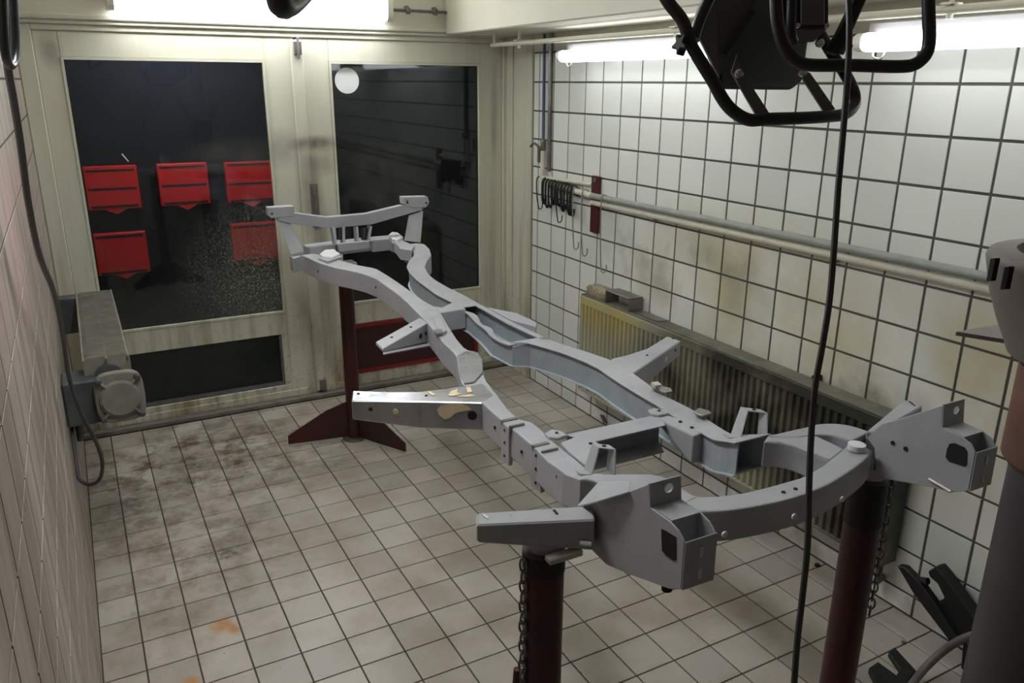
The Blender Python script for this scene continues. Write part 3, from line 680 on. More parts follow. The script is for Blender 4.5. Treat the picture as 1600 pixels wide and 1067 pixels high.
def plate(name, S, th, mat='primer', dz=0, **k):
    return loft([[cl(u, a, w + dz), cl(u, b, w + dz), cl(u, b, w + dz - th), cl(u, a, w + dz - th)] for u, a, b, w in S], name, mat, ch, **k)
def slab(name, px, w, th, mat='primer', parent=None, bevel=.002):
    pts = [cz(a, b, w) if not isinstance(a, tuple) else a for a, b in px]
    return MB().prism(pts, (0, 0, -th) if not isinstance(th, list) else [(0, 0, -t) for t in th]).build(name, mat, parent or ch, bevel=bevel)
def hole(px, py, face, r=.005, mat='dark', parent=None, name='bolt_hole'):
    """face: ('z',w) | ('u',u) | ('v',v)"""
    k, q = face
    if k == 'z': p = cz(px, py, q); n = UP
    elif k == 'u': p = cu(px, py, q); n = AU
    else: p = cv(px, py, q); n = AV
    return disc(name, p, n, r, mat, parent or ch, .0016, 10)
BV = dict(bevel=.004, seg=2)
# left rail (closed box section)
L_out = [(472, 399), (497.5, 410), (522, 418), (542.5, 421.5), (569, 428), (587.5, 435), (602.5, 446), (621, 459), (636, 472), (653, 489), (669, 505), (695, 537.5), (712, 553), (715.5, 567.5), (717, 582.5), (722, 599), (738, 614), (754, 629.5), (776, 649.5), (793, 663), (835, 698), (847.5, 712), (860, 723), (873, 732), (886, 741), (903, 748), (932, 752), (965, 760), (1000, 772)]
L_in = [(492, 396), (515, 402), (535, 407), (559, 414), (587.5, 419), (604, 429), (621, 440), (642, 455), (662.5, 470), (681, 480), (689, 489), (700.6, 509), (714, 530), (728, 546), (747, 550), (754, 562), (755, 580), (759, 594), (776, 615), (781, 622), (796.5, 642), (812, 655), (831, 659), (843, 668), (859, 684), (871, 695), (893, 712), (919, 733), (945, 741), (975, 742), (1010, 742)]
SL_ = sampled(L_out, L_in)
SL_ = [s for s in SL_ if s[0] > -.66]; v52 = [s for s in SL_ if s[0] > -.5][-1]; SL_ = [s if s[0] > -.5 else (s[0], min(s[1], v52[1]), s[2], s[3]) for s in SL_]
railL = boxrail('side_rail', SL_, .082, **BV)
MB().prism([cv(x, y, v52[1] - .0012) for x, y in ((880, 738), (887, 741.5), (903, 747), (934, 752), (922, 792), (895, 798), (876, 787))], AV * .03).build('kick_up_plate', 'primer', ch, bevel=.003)
# right rail (open channel): web, top flange, bottom flange
R_out = [(650, 380), (662.5, 381), (671, 389), (674, 399), (667, 408), (663.5, 417.5), (670, 429), (681, 438), (700, 449), (725, 461), (760.6, 481), (800, 503), (837.5, 520.6), (873, 536), (916, 549), (950, 560.6), (991, 584), (1015.6, 602), (1034, 616), (1081, 639), (1113, 660), (1143.5, 678), (1166, 679), (1211, 677.6), (1240, 671)]
R_in = [(645.6, 391), (646.6, 399), (640, 406), (635, 416), (639, 425), (649, 436), (662.5, 446), (681, 460), (708, 473), (731, 487), (749, 502), (765, 519), (800, 536), (822, 535), (845, 541), (882.5, 552.5), (916, 566), (935, 575.6), (954, 589), (972.5, 601), (1000.6, 618), (1025, 632), (1060, 655), (1090, 672), (1119, 687), (1143.5, 690), (1157, 697), (1184, 697), (1193, 690), (1215, 691)]
SR_ = [s for s in sampled(R_out, R_in) if s[0] > -.5]
t = .004
S1 = [s for s in SR_ if s[0] >= .90]; S2 = [s for s in SR_ if s[0] <= .50]; Sm = [s for s in SR_ if .46 <= s[0] <= .94]
RI = .010
loft([[cl(u, a, w - t), cl(u, a - .004, w - t), cl(u, a - .004, w - .078), cl(u, b + RI + .004, w - .078), cl(u, b + RI + .004, w - t - (.014 if .49 < u < .93 else 0)), cl(u, b + RI, w - t - (.014 if .49 < u < .93 else 0)), cl(u, b + RI, w - .082), cl(u, a, w - .082)] for u, a, b, w in SR_], 'rail_trough', 'inner', ch, bevel=.001)
plate('side_rail', S1, t, bevel=.001); plate('side_rail', S2, t, bevel=.001)
plate('rail_flange', [(u, a, a - .022, w) for u, a, b, w in Sm], t)
plate('torn_flange', [(u, b + .02 + .006 * math.sin(u * 40), b, w - .012 + .004 * math.sin(u * 31)) for u, a, b, w in Sm if .49 < u < .93], t)
loft([[cl(u, b + RI + .002, w - .0822), cl(u, b + .003, w - .0822), cl(u, b + .003, w - .0852), cl(u, b + RI + .002, w - .0852)] for u, a, b, w in SR_], 'lower_lip', 'galv', ch)
# front ring: right rail forks, curved front cross member, left sweep
FR_out = [(1199, 678), (1211, 677.6), (1240, 671), (1263, 666), (1278, 662), (1305, 661), (1332, 665), (1359, 674)]
FR_in = [(1222, 684), (1245, 683), (1272, 679), (1299, 680), (1330, 689)]
def ribbon(name, near, far, w, depth, mat='primer', n=28, **k):
    """curved box section between two edge lines listed in the same order"""
    def res(pl):
        p = [cz(a, b, w) for a, b in pl]; p = smooth_path(p, 8); L = [0]
        for i in range(1, len(p)): L.append(L[-1] + (p[i] - p[i - 1]).length)
        o = []
        for i in range(n + 1):
            s = L[-1] * i / n; j = max(q for q in range(len(L)) if L[q] <= s + 1e-9); j = min(j, len(p) - 2)
            tt = (s - L[j]) / max(1e-9, L[j + 1] - L[j]); o.append(p[j].lerp(p[j + 1], min(1, tt)))
        return o
    A, B = res(near), res(far); d = V((0, 0, -depth))
    return loft([[A[i], B[i], B[i] + d, A[i] + d] for i in range(n + 1)], name, mat, ch, **k)
WF = 1.045
ribbon('front_branch', FR_in, FR_out, WF, .05, **BV)
ribbon('front_branch', [(1193, 690), (1215.5, 691), (1238, 695.6), (1260.5, 703.5), (1280, 711), (1296.5, 719)], [(1199, 681), (1222, 683), (1250, 682), (1272, 680), (1292, 688), (1319, 701)], WF - .001, .06, **BV)
loft([[p, p + V((0, 0, .002)), p + V((0, 0, .002)) + AU * .001, p + AU * .001] for p in [cz(1215, 691, WF), cz(1296, 719, WF)]], 'seam', 'primer', ch)
ribbon('front_cross_member', [(1040, 795), (1098.5, 799), (1141, 797), (1186, 790), (1231, 780), (1265, 769), (1299, 754), (1332.5, 733), (1355, 715), (1364, 703)], [(1060, 765), (1092, 775.5), (1152.5, 771), (1197.5, 761), (1233.5, 751), (1256, 744), (1285, 728), (1297, 718), (1314, 704), (1330, 690)], WF - .002, .064, **BV)
ribbon('front_branch', [(905, 748), (932, 752), (960, 770), (1000, 792), (1045, 800)], [(930, 738), (945, 741), (969, 741), (1012, 740), (1040, 746), (1074, 768), (1092, 776)], WF - .001, .06, **BV)
for q in ((1132, 835), (1241, 807), (1316, 780)): hole(q[0], q[1], ('u', uvw(cz(q[0], q[1] - 30, WF))[0] - .012 if q[0] != 1241 else -.79), .006, 'lightgrey')
for q in ((1224, 769), (1243, 764)): hole(q[0], q[1], ('z', WF - .0015), .004)
MB().lathe([(.018, 0), (.018, .012), (.008, .014)], cz(1338, 702, WF), 16).build('bump_stop', 'lightgrey', ch, smooth=True)
# big side outriggers
w0 = .966
og = MB().prism([cz(a, b, w0) for a, b in ((551, 610), (605, 612), (654, 612), (727, 603), (756, 599), (772, 617), (754, 629), (654, 627), (549, 626))], [(0, 0, -q) for q in (.055, .07, .075, .08, .08, .08, .08, .078, .055)]).build('outrigger', 'bare', ch, bevel=.003); og['label'] = 'shiny bare-metal outrigger with beige filler'
def front_pt(px, py, off=.0012):     # point on the near face of the left outrigger
    a, b = cz(549, 626, w0), cz(754, 629, w0); n = (b - a).cross(UP).normalized(); n = n if n.dot(CAMLOC - a) > 0 else -n
    d = ray(px, py); p = CAMLOC + d * ((a - CAMLOC).dot(n) / d.dot(n)); return p + n * off, n
fp = [(688, 634), (700, 631), (722, 631), (732, 635), (737, 640), (722, 642), (712, 645), (704, 652), (695, 655), (686, 648), (683, 640)]
MB().prism([front_pt(*q)[0] for q in fp], front_pt(0, 0)[1] * .0006).build('filler_patch', 'filler', og)
for q, r, m in (((738, 649), .0125, 'dark'), ((618, 643), .0075, 'filler'), ((579, 639), .0055, 'maroon')):
    p, n = front_pt(*q); disc('bolt_hole', p, n, r, m, og, .0012, 18)
for poly in ([(671, 611), (682, 617), (676, 618), (668, 613)], [(700, 618), (706, 610), (716, 608), (714, 613), (722, 616), (705, 619)], [(728, 605), (735, 605), (738, 612), (731, 614)], [(712, 619), (735, 616), (742, 619), (728, 620)]):
    MB().prism([cz(a, b, w0 + .0012) for a, b in poly], (0, 0, .0006)).build('filler_patch', 'filler', og)
for q in ((560, 615), (666, 618)): hole(q[0], q[1], ('z', w0 + .0005), .004, parent=og)
rg = MB().prism([cz(a, b, w0) for a, b in ((953, 564), (956, 560), (978, 555), (1010, 544.7), (1042, 525), (1064, 532.5), (991, 582), (979, 579))], [(0, 0, -q) for q in (.07, .07, .07, .066, .05, .05, .076, .076)]).build('outrigger', 'primer', ch, bevel=.003)
for q in ((1011, 555), (1052, 529)): hole(q[0], q[1], ('z', w0 + .0005), .004, parent=rg)
def rg_face(px, py):
    a, b = cz(991, 582, w0), cz(1064, 532.5, w0); n = (b - a).cross(UP).normalized(); n = n if n.dot(CAMLOC - a) > 0 else -n
    d = ray(px, py); return CAMLOC + d * ((a - CAMLOC).dot(n) / d.dot(n)) + n * .001, n
for q, r, m in (((1040, 561), .009, 'lightgrey'), ((1055, 547), .004, 'dark')): p, n = rg_face(*q); disc('bolt_hole', p, n, r, m, rg, .0012, 12)
# middle outriggers
w1 = .972
mg = MB().prism([cz(a, b, w1) for a, b in ((587, 534), (598, 545), (669, 504), (656, 496))], [(0, 0, -.012), (0, 0, -.012), (0, 0, -.07), (0, 0, -.07)]).build('outrigger', 'primer', ch, bevel=.002)
MB().prism([cz(598, 545, w1) - UP * .012, cz(669, 506, w1) - UP * .07, cz(669, 508, w1) - UP * .07 - AU * .012, cz(597, 546, w1) - UP * .012 - AU * .012], (0, 0, -.003)).build('outrigger_lip', 'primer', mg)
for q in ((612, 527), (642, 511)): hole(q[0], q[1], ('z', w1 + .0005), .005, parent=mg)
for q in ((657, 525), (665, 521)):
    a, b = cz(598, 545, w1), cz(669, 504, w1); n = (b - a).cross(UP).normalized(); n = n if n.dot(CAMLOC - a) > 0 else -n
    d = ray(*q); disc('bolt_hole', CAMLOC + d * ((a - CAMLOC).dot(n) / d.dot(n)) + n * .001, n, .009 if q[0] < 660 else .006, 'dark', mg, .001, 14)
MB().prism([cz(a, b, w1) for a, b in ((762, 480), (808, 489), (839, 503), (838, 510), (800, 500))], [(0, 0, -.05), (0, 0, -.04), (0, 0, -.014), (0, 0, -.014), (0, 0, -.05)]).build('outrigger', 'primer', ch, bevel=.002)
# welded joint between the rails
MB().prism([cz(a, b, .981) for a, b in ((676, 478), (690, 480), (707, 472), (722, 478), (728, 482), (690, 488), (684, 488))], (0, 0, -.075)).build('cross_tube', 'primer', ch, bevel=.003)
MB().prism([cz(a, b, .984) for a, b in ((676, 494), (685, 488), (694, 505), (698, 516), (690, 520), (684, 512))], (0, 0, -.012)).build('weld_patch', 'primer', ch, bevel=.002)
MB().prism([cz(a, b, .986) for a, b in ((678, 515), (690, 514), (692, 519), (682, 521))], (0, 0, -.008)).build('torn_bracket', 'steel', ch)
# bright gusset on the left rail
gb = MB().prism([cz(a, b, wprof(.42) + .0035) for a, b in ((714, 556), (728, 548), (746, 551), (753, 562), (754, 581), (740, 596), (725, 598), (718, 583), (717, 568))], (0, 0, -.004)).build('gusset', 'bare', ch, bevel=.001)
gb['label'] = 'sanded bright gusset plate'
# rail straps
for (x0_, x1_, yt, yb_) in ((785, 797, 662, 722), (833, 848, 701, 771)):
    a, b = cz(x0_, yt - 5, wprof(-.05)), cz(x1_, yt + 6, wprof(-.05)); n = (b - a).cross(UP).normalized(); n = n if n.dot(CAMLOC - a) > 0 else -n
    a, b = a + n * .004, b + n * .004
    s = MB().prism([a, b, b - UP * .104, a - UP * .104], -n * .012).build('rail_strap', 'primer', ch, bevel=.0015)
    k = AV * .042
    MB().prism([a + UP * .003, a + k + UP * .003, a + k - n * 0 + (b - a) * .25 + UP * .003, a + (b - a) * .25 + UP * .003], (0, 0, -.012)).build('strap_tab', 'steel', s)
    MB().prism([b + UP * .006, b + k + UP * .006, b + k + (b - a) * .12 + UP * .006, b + (b - a) * .12 + UP * .006], (0, 0, -.02)).build('strap_tab', 'steel', s)
    for h_ in (.016, .05, .086): disc('bolt_hole', (a + b) / 2 - UP * h_ + n * .001, n, .0038, 'dark', s, .001, 10)
def railhole(px, py, r=.0045):
    p = cz(px, py, wprof(0) - .03); q = sorted(SL_, key=lambda s: abs(s[0] - uvw(p)[0]))[0]; hole(px, py, ('v', q[1] - .0012), r, parent=railL)
for q in ((773, 668), (815, 706), (871, 745), (497, 424), (587, 449)): railhole(*q)
# engine cross beam (open channel) and its end brackets
cb = empty('engine_cross_beam', (0, 0, 0)); cb.parent = ch; cb.location = (0, 0, 0)
wb = .967
far0, far1, nr0, nr1 = cz(885, 679, wb), cz(1030, 647, wb), cz(925, 691, wb), cz(1040, 664, wb)
MB().prism([far0, far1, nr1, nr0], (0, 0, -.004)).build('beam_top', 'primer', cb, bevel=.001)
MB().prism([far0, far1, far1 + V((0, -.004, 0)), far0 + V((0, -.004, 0))], (0, 0, -.075)).build('beam_web', 'primer', cb)
MB().prism([far0 - UP * .071, far1 - UP * .071, nr1 - UP * .071, nr0 - UP * .071], (0, 0, -.004)).build('beam_bottom', 'primer', cb)
rbk = MB().prism([cz(a, b, .969) for a, b in ((1027, 654), (1044, 648), (1112, 672), (1084, 681))], [(0, 0, -.012), (0, 0, -.012), (0, 0, -.075), (0, 0, -.075)]).build('beam_bracket', 'primer', cb, bevel=.004, seg=2)
for q in ((1063, 659), (1081, 668)): hole(q[0], q[1], ('z', .9695), .005, parent=cb)
lbk = MB().prism([cz(a, b, .971) for a, b in ((876, 691), (911, 677), (937, 693), (926, 730), (912, 724), (890, 706))], (0, 0, -.02)).build('beam_bracket', 'primer', cb, bevel=.002)
hole(923, 693, ('z', .9715), .005, parent=cb)
for px in (((851, 676), (862, 670), (878, 673), (886, 679), (872, 684), (858, 682)), ((1012, 640), (1022, 637), (1040, 640), (1046, 645), (1030, 648), (1018, 646))):
    s = MB().prism([cz(a, b, .974) for a, b in px], (0, 0, -.008)).build('mount_pad', 'primer', ch, bevel=.002); c = px[1]; hole(sum(a for a, b in px) / 6 + 2, sum(b for a, b in px) / 6 - 1, ('z', .9745), .004, parent=s)
for px in (((1016, 598), (1026, 595), (1036, 603), (1048, 606), (1051, 611), (1040, 613), (1020, 605)), ((1084, 642), (1092, 637), (1108, 641), (1112, 645), (1098, 649), (1088, 646))):
    MB().prism([cz(a, b, .98) for a, b in px], (0, 0, -.006)).build('clip_bracket', 'steel', ch, bevel=.001)
s = MB().prism([cz(a, b, .992) for a, b in ((1018, 597), (1028, 596), (1034, 601), (1024, 602))], (0, 0, -.006)).build('clip_bracket', 'pale_steel', ch)
# hat brackets
def hat(base_l, base_r, top_l, top_r, depth, wbl, wtop):
    a, b = cz(*base_l, wbl), cz(*base_r, wbl); c, d = cz(*top_l, wtop), cz(*top_r, wtop); k = AU * depth; e = (b - a).normalized() * .003
    h = MB()
    h.prism([a, c, c + k, a + k * 1.3], e); h.prism([d, b, b + k * 1.3, d + k], -e); h.prism([c, d, d + k, c + k], (0, 0, -.003))
    h.prism([b, b + (b - a).normalized() * .022, b + (b - a).normalized() * .022 + k, b + k], (0, 0, .003)); h.prism([a, a - (b - a).normalized() * .022, a - (b - a).normalized() * .022 + k, a + k], (0, 0, .003))
    o = h.build('hat_bracket', 'primer', ch, bevel=.0008)
    m = (c + d + k) / 2 + UP * .0006; disc('bolt_hole', m + k * 0, UP, .0045, 'dark', o, .0008, 10); disc('bolt_hole', (d * .45 + b * .55) + k * .5 + e * .4, e, .004, 'dark', o, .001, 10)
hat((924, 743), (962, 744), (935, 699), (963, 702), .024, wprof(-.46), 1.058)
hat((1156, 686), (1200, 688), (1168, 641), (1200, 645), .024, wprof(-.45), 1.058)
# suspension turrets
def turret(sgn, prof, vo, vi, label):
    """prof: side outline pixels on the plane vs; vo outer / vi inner plane"""
    tr = empty('suspension_turret', (0, 0, 0)); tr.parent = ch; tr['label'] = label
    vs_ = vo if sgn < 0 else vi; side = {k: uvw(cv(x, y, vs_)) for k, (x, y) in prof.items()}
    P_ = {k: (q[0], q[2]) for k, q in side.items()}
    outline = [k for k in prof if not k.startswith('_')]
    for vv, dv, full in ((vo, .003 * (1 if sgn < 0 else -1), True), (vi, -.003 * (1 if sgn < 0 else -1), sgn > 0)):
        keys = outline if full or sgn > 0 else outline
        pts = [cl(P_[k][0], vv, P_[k][1]) for k in keys]
        sd = MB().prism(pts, AV * dv).build('side_plate', 'primer', tr, bevel=.001)
    return tr, P_
profL = dict(flare=(911, 790), f2=(947, 779), f3=(986, 767), platetop=(1015, 756), platebot=(1016, 793), c1=(1047, 815), c2=(1060, 829), rim=(1069, 846), endbot=(1063.5, 921), b1=(1045, 920), b2=(1018, 910), b3=(979, 896), b4=(947, 882), b5=(924, 859), b6=(922, 830), b7=(914, 800))
tl_, PL = turret(-1, profL, -.367, -.306, 'left suspension turret with plate and window')
profR = dict(flare=(1354, 684), f2=(1379, 662), f3=(1420, 650), platetop=(1475, 632), platebot=(1473, 668), c1=(1505, 684), c2=(1518, 694), rim=(1524, 706), endbot=(1513, 767), b1=(1488, 769), b2=(1452, 761), b3=(1410, 753), b4=(1369, 746), b7=(1366, 700))
trr, PR = turret(1, profR, .367, .306, 'right suspension turret with plate and window')
def turret_rest(tr, Q, vo, vi, s):
    th = .003
    def q(k, v, du=0, dw=0): return cl(Q[k][0] + du, v, Q[k][1] + dw)
    i_, o_ = vi - s * .0035, vo + s * .0035          # just inside the side plates
    e = MB().prism([q('rim', vo, -.001), q('rim', vi, -.001), q('endbot', vi, -.001), q('endbot', vo, -.001)], -AU * th).build('end_plate', 'primer', tr, bevel=.001)
    n = -AU
    c0 = (q('rim', vo) + q('rim', vi) + q('endbot', vi) + q('endbot', vo)) / 4
    for dz in (.018, -.02):
        MB().prism([c0 + UP * (dz + .009) + AV * .003 - AU * .0048, c0 + UP * (dz + .009) - AV * .003 - AU * .0048, c0 + UP * (dz - .009) - AV * .003 - AU * .0048, c0 + UP * (dz - .009) + AV * .003 - AU * .0048], -AU * .0008).build('slot', 'lightgrey' if s > 0 else 'pale_steel', tr)
    MB().prism([q('platebot', o_), q('platebot', i_), q('c1', i_, 0, .001), q('c1', o_, 0, .001)], (0, 0, -th)).build('deck_plate', 'primer', tr)
    m = (q('platetop', vo) + q('platetop', vi)) / 2 * .62 + (q('platebot', vo) + q('platebot', vi)) / 2 * .38
    cn = [q('platetop', vo), q('platetop', vi), q('platebot', vi), q('platebot', vo)]; hc = m + AV * .006; ax = AV; ay = UP; mbh = MB(); nn = 20
    cir = [hc + ax * (.0085 * math.cos(2 * math.pi * k / nn)) + ay * (.0085 * math.sin(2 * math.pi * k / nn)) for k in range(nn)]
    for k in range(nn): cir[k] = cir[k] + AU * ((cn[0] - cir[k]).dot(AU) * .5 + (cn[2] - cir[k]).dot(AU) * .5)
    near4 = [min(range(nn), key=lambda k: -((cir[k] - hc).normalized().dot((c - hc).normalized()))) for c in cn]
    vv = cn + cir; vv = vv + [p + AU * th for p in vv]; N = 4 + nn; ff = []
    for i in range(4):
        j = (i + 1) % 4; a_, b_ = near4[i], near4[j]; fw = (b_ - a_) % nn; bw = (a_ - b_) % nn
        idx = [(a_ + t_) % nn for t_ in range(fw + 1)] if fw <= bw else [(a_ - t_) % nn for t_ in range(bw + 1)]
        loop = [i] + [4 + t_ for t_ in idx] + [j]; ff.append(tuple(loop)); ff.append(tuple(t_ + N for t_ in loop[::-1])); ff.append((i, j, j + N, i + N))
    for k in range(nn): ff.append((4 + k, 4 + (k + 1) % nn, N + 4 + (k + 1) % nn, N + 4 + k))
    mbh.add(vv, ff).build('hole_plate', 'primer', tr)
    MB().prism([q('flare', vo), q('f2', vo), q('f2', vi), q('flare', vi)], (0, 0, -.0025)).build('top_plate', 'primer', tr)
    MB().prism([q('endbot', o_, .002, .001), q('endbot', i_, .002, .001), q('b3', i_, 0, .001), q('b3', o_, 0, .001)], (0, 0, th)).build('bottom_plate', 'primer', tr)
    MB().prism([q('c1', o_, .004), q('c1', i_, .004), q('c1', i_, .004, -.05), q('c1', o_, .004, -.05)], AU * th).build('inner_plate', 'primer', tr)
turret_rest(tl_, PL, -.367, -.306, -1 * -1); turret_rest(trr, PR, .367, .306, -1)
def window(tr, px, v, off):
    pts = [cv(x, y, v) + AV * off for x, y in px]
    MB().prism(pts, AV * (.0006 if off > 0 else -.0006)).build('window_opening', 'dark', tr)
window(tl_, [(1034, 826), (1041, 829), (1057, 839), (1057, 874), (1054, 876), (1042, 868), (1035, 860)], -.367, -.0006)
window(trr, [(1484, 693), (1492, 692), (1508, 699), (1512, 706), (1511, 726), (1508, 729), (1483, 721), (1478, 714), (1480, 702)], .306, -.0006)
for q in ((1395, 692), (1415, 701)): hole(q[0], q[1], ('v', .305), .0045, parent=trr)
a, b = cv(1452, 748, .304), cv(1486, 768, .304); MB().tube([a, b], .0035, 6).build('weld_stud', 'chrome', trr)
# left flare wing of the turret, folded outwards over the rail
MB().prism([cl(PL['flare'][0] + .004, -.377, PL['flare'][1]), cl(PL['f2'][0], -.385, PL['f2'][1]), cl(PL['f3'][0], -.372, PL['f3'][1]), cz(985, 752, 1.12), cz(960, 752, 1.08), cz(935, 753, 1.06)], (0, 0, -.003)).build('wing_plate', 'primer', tl_)
tb = cv(1009, 900, -.34); MB().lathe([(.009, -.02), (.009, .02)], cl(PL['b2'][0], -.335, PL['b2'][1] - .004), 10).build('drain_stub', 'dark', tl_)
# body mount horns
wh = 1.053
hn = MB().prism([cz(a, b, wh) for a, b in ((746, 801), (913, 790), (928, 796), (930, 812), (746, 820))], [(0, 0, -q) for q in (.036, .062, .062, .062, .036)]).build('body_mount_horn', 'primer', ch, bevel=.003)
MB().prism([cz(a, b, wh + .0006) for a, b in ((752, 803), (757, 802), (764, 808), (762, 811), (757, 808))], (0, 0, .0006)).build('slot', 'pale_steel', hn)
MB().prism([cz(a, b, wh + .0006) for a, b in ((863, 797), (867, 796), (873, 803), (869, 804))], (0, 0, .0006)).build('slot', 'dark', hn)
box_a = cz(746, 801, wh); box_b = cz(746, 820, wh)
MB().prism([box_a - AV * .001 - UP * .004, box_b - AV * .001 - UP * .004, box_b - AV * .001 - UP * .031, box_a - AV * .001 - UP * .031], -AV * .0008).build('end_opening', 'lightgrey', hn)
hr = MB().prism([cz(a, b, wh) for a, b in ((1413, 624), (1442, 634), (1392, 662), (1374, 676), (1353, 674))], [(0, 0, -q) for q in (.034, .034, .055, .055, .055)]).build('body_mount_horn', 'primer', ch, bevel=.003)
MB().prism([cz(a, b, wh + .0006) for a, b in ((1419, 627), (1422, 627), (1431, 634), (1428, 634))], (0, 0, .0006)).build('slot', 'dark', hr)
p0, p1 = cz(906, 848, 1.012), cz(924, 850, 1.012); MB().tube([p0, p1], .004, 8).build('weld_stud', 'lightgrey', hn)
# far end: raised cross bar on uprights, lower cross member, strut brackets
UF = 2.143; TF = .04
def vslab(name, px, u, th, mat='primer', parent=None, bevel=.002):
    return MB().prism([cu(a, b, u) for a, b in px], AU * th).build(name, mat, parent or ch, bevel=bevel)
vslab('raised_cross_bar', [(434, 341), (461, 333), (512, 339.5), (573, 334), (627, 321), (661, 322), (660, 328), (580, 351), (516, 356.5), (452, 349), (434, 344.5)], UF - TF / 2, TF)
for px, hp_ in (([(418, 324.5), (460, 322), (460, 338), (424, 341), (419, 337)], (425, 334)), ([(629, 308), (668, 307), (671, 316), (666, 324), (645, 325), (630, 319)], (666, 317))):
    s = vslab('mount_block', px, UF - TF / 2 - .005, TF + .012); hole(hp_[0], hp_[1], ('u', UF - TF / 2 - .0055), .005, parent=s)
tri = MB().prism([cu(a, b, UF - TF / 2 - .0058) for a, b in ((635, 311), (639, 318), (635, 318))], -AU * .0006).build('end_opening', 'dark', ch)
ua = 1.98
def upright(topa, topb, bota, botb, ub):
    a, b = cu(*topa, UF - .01), cu(*topb, UF - .01); c, d = cu(*botb, ub), cu(*bota, ub)
    MB().prism([a, b, c, d], AU * .006).build('upright_plate', 'primer', ch, bevel=.001)
    MB().prism([b, c, c + AU * .03, b + AU * .03], AV * .004).build('upright_edge', 'primer', ch)
upright((434, 345), (452, 349), (455, 398), (474, 393), 2.02); upright((639, 337), (660, 330), (632, 376), (656, 379), 2.04)
MB().prism([cz(458, 404, 1.0), cz(474, 398, 1.0), cz(470, 400, 1.0) + AU * .05, cz(456, 402, 1.0) + AU * .05], (0, 0, -.07)).build('rail_end', 'primer', ch, bevel=.003)
wl = 1.016
def xm(far, near, d, nm='lower_cross_member'):
    return MB().prism([cz(a, b, wl) for a, b in far] + [cz(a, b, wl) for a, b in near[::-1]], (0, 0, -d)).build(nm, 'primer', ch, bevel=.003)
xm([(473, 382), (520, 376)], [(484, 388), (525, 382)], .05); xm([(520, 376), (576, 370)], [(527, 382), (580, 376)], .052); xm([(576, 370), (612, 367), (628, 374)], [(580, 376), (607, 373), (632, 384)], .06)
MB().prism([cz(a, b, wl + .012) for a, b in ((499, 396), (507, 390), (522, 389), (532, 396), (520, 402), (504, 400))], (0, 0, -.03)).build('spring_pad', 'lightgrey', ch, bevel=.004)
MB().prism([cz(a, b, wl + .004) for a, b in ((497, 403), (530, 397), (534, 401), (512, 408))], (0, 0, -.05)).build('gusset', 'primer', ch, bevel=.002)
MB().prism([cz(a, b, wl + .02) for a, b in ((607, 366), (612, 362), (622, 363), (630, 369), (622, 374), (612, 372))], (0, 0, -.03)).build('spring_pad', 'lightgrey', ch, bevel=.004)
MB().prism([cz(a, b, wl + .008) for a, b in ((612, 372), (622, 372), (648, 384), (643, 391), (625, 388))], (0, 0, -.055)).build('gusset', 'primer', ch, bevel=.002)
for (x0_, x1_) in ((521, 525), (537, 538), (558, 560), (580, 575)):
    a, b = cu(x0_, 354, UF - .03), cu(x1_, 383, UF - .075); MB().prism([a - AV * .006, a + AV * .006, b + AV * .006, b - AV * .006], AU * .05).build('strut_bracket', 'primer', ch, bevel=.001)
for xx in (531, 569):
    a, b = cu(xx, 357, UF - .01), cu(xx, 374, UF - .03); MB().tube([a, b], [.02, .016], 12).build('rubber_mount', 'black_matt', ch)
xa = vslab('mount_plate', [(527, 381), (578, 376.5), (578, 388), (531, 394)], UF - .105, .02)

# ------------------------------------------------------------------ hanging work lamp, top right
wl_ = empty('work_lamp', at_d(1240, -60, 1.05), 'black tubular frame work lamp hanging upside down in front of tiled wall', 'work lamp')
def px3(l): return smooth_path([at_d(a, b, d) for a, b, d in l], 7)
MB().tube(px3([(1016, -50, .98), (1042, 0, .98), (1066, 32, .98), (1079, 68, .98), (1090, 88, .98), (1114.5, 128, .98), (1130, 156, .98), (1147, 175, .98), (1171, 187.5, .98), (1200, 186, .985), (1250, 184.5, 1.0), (1292, 182, 1.02), (1320, 178, 1.04), (1335, 163, 1.06), (1334, 143, 1.07), (1322, 118, 1.09), (1305, 92, 1.1), (1283, 55, 1.12), (1262, 15, 1.14), (1245, -30, 1.15)]), .0078, 14).build('front_frame', 'black', wl_, smooth=True)
MB().tube(px3([(1128, -50, 1.0), (1107, 0, .995), (1092, 34, .99), (1083, 62, .985)]), .0078, 12).build('yoke_arm', 'black', wl_, smooth=True)
MB().tube(px3([(1212, -60, .9), (1212.6, 0, .9), (1215.6, 39, .9), (1225, 72, .9), (1242, 93, .9), (1264, 101.5, .9), (1328, 102, .9), (1405, 104, .9), (1431, 99.5, .9), (1447, 84, .9), (1452, 62, .9), (1451, 20, .9), (1449, -60, .9)]), .0072, 14).build('rear_frame', 'black', wl_, smooth=True)
MB().tube(px3([(1238, -50, .96), (1237, 0, .96), (1236, 45, .96), (1240, 65, .97)]), .006, 10).build('inner_stay', 'black', wl_, smooth=True)
fr_ = [at_d(a, b, d) for a, b, d in ((1091, 57, 1.03), (1128, 140, 1.03), (1235, 141, 1.13), (1254, 126, 1.14), (1263, 60, 1.15), (1266, -60, 1.15), (1120, -60, 1.02))]
MB().prism(fr_, ray(1190, 50).normalized() * .10).build('lamp_housing', 'black_matt', wl_, bevel=.004, seg=2)
MB().prism([at_d(a, b, d) for a, b, d in ((1092, 57, 1.024), (1117, -10, 1.015), (1140, -60, 1.01), (1215, -60, 1.03), (1181, 2, 1.03), (1150, 60, 1.035), (1124, 121, 1.028))], CC * .006).build('reflector_side', 'strap', wl_)
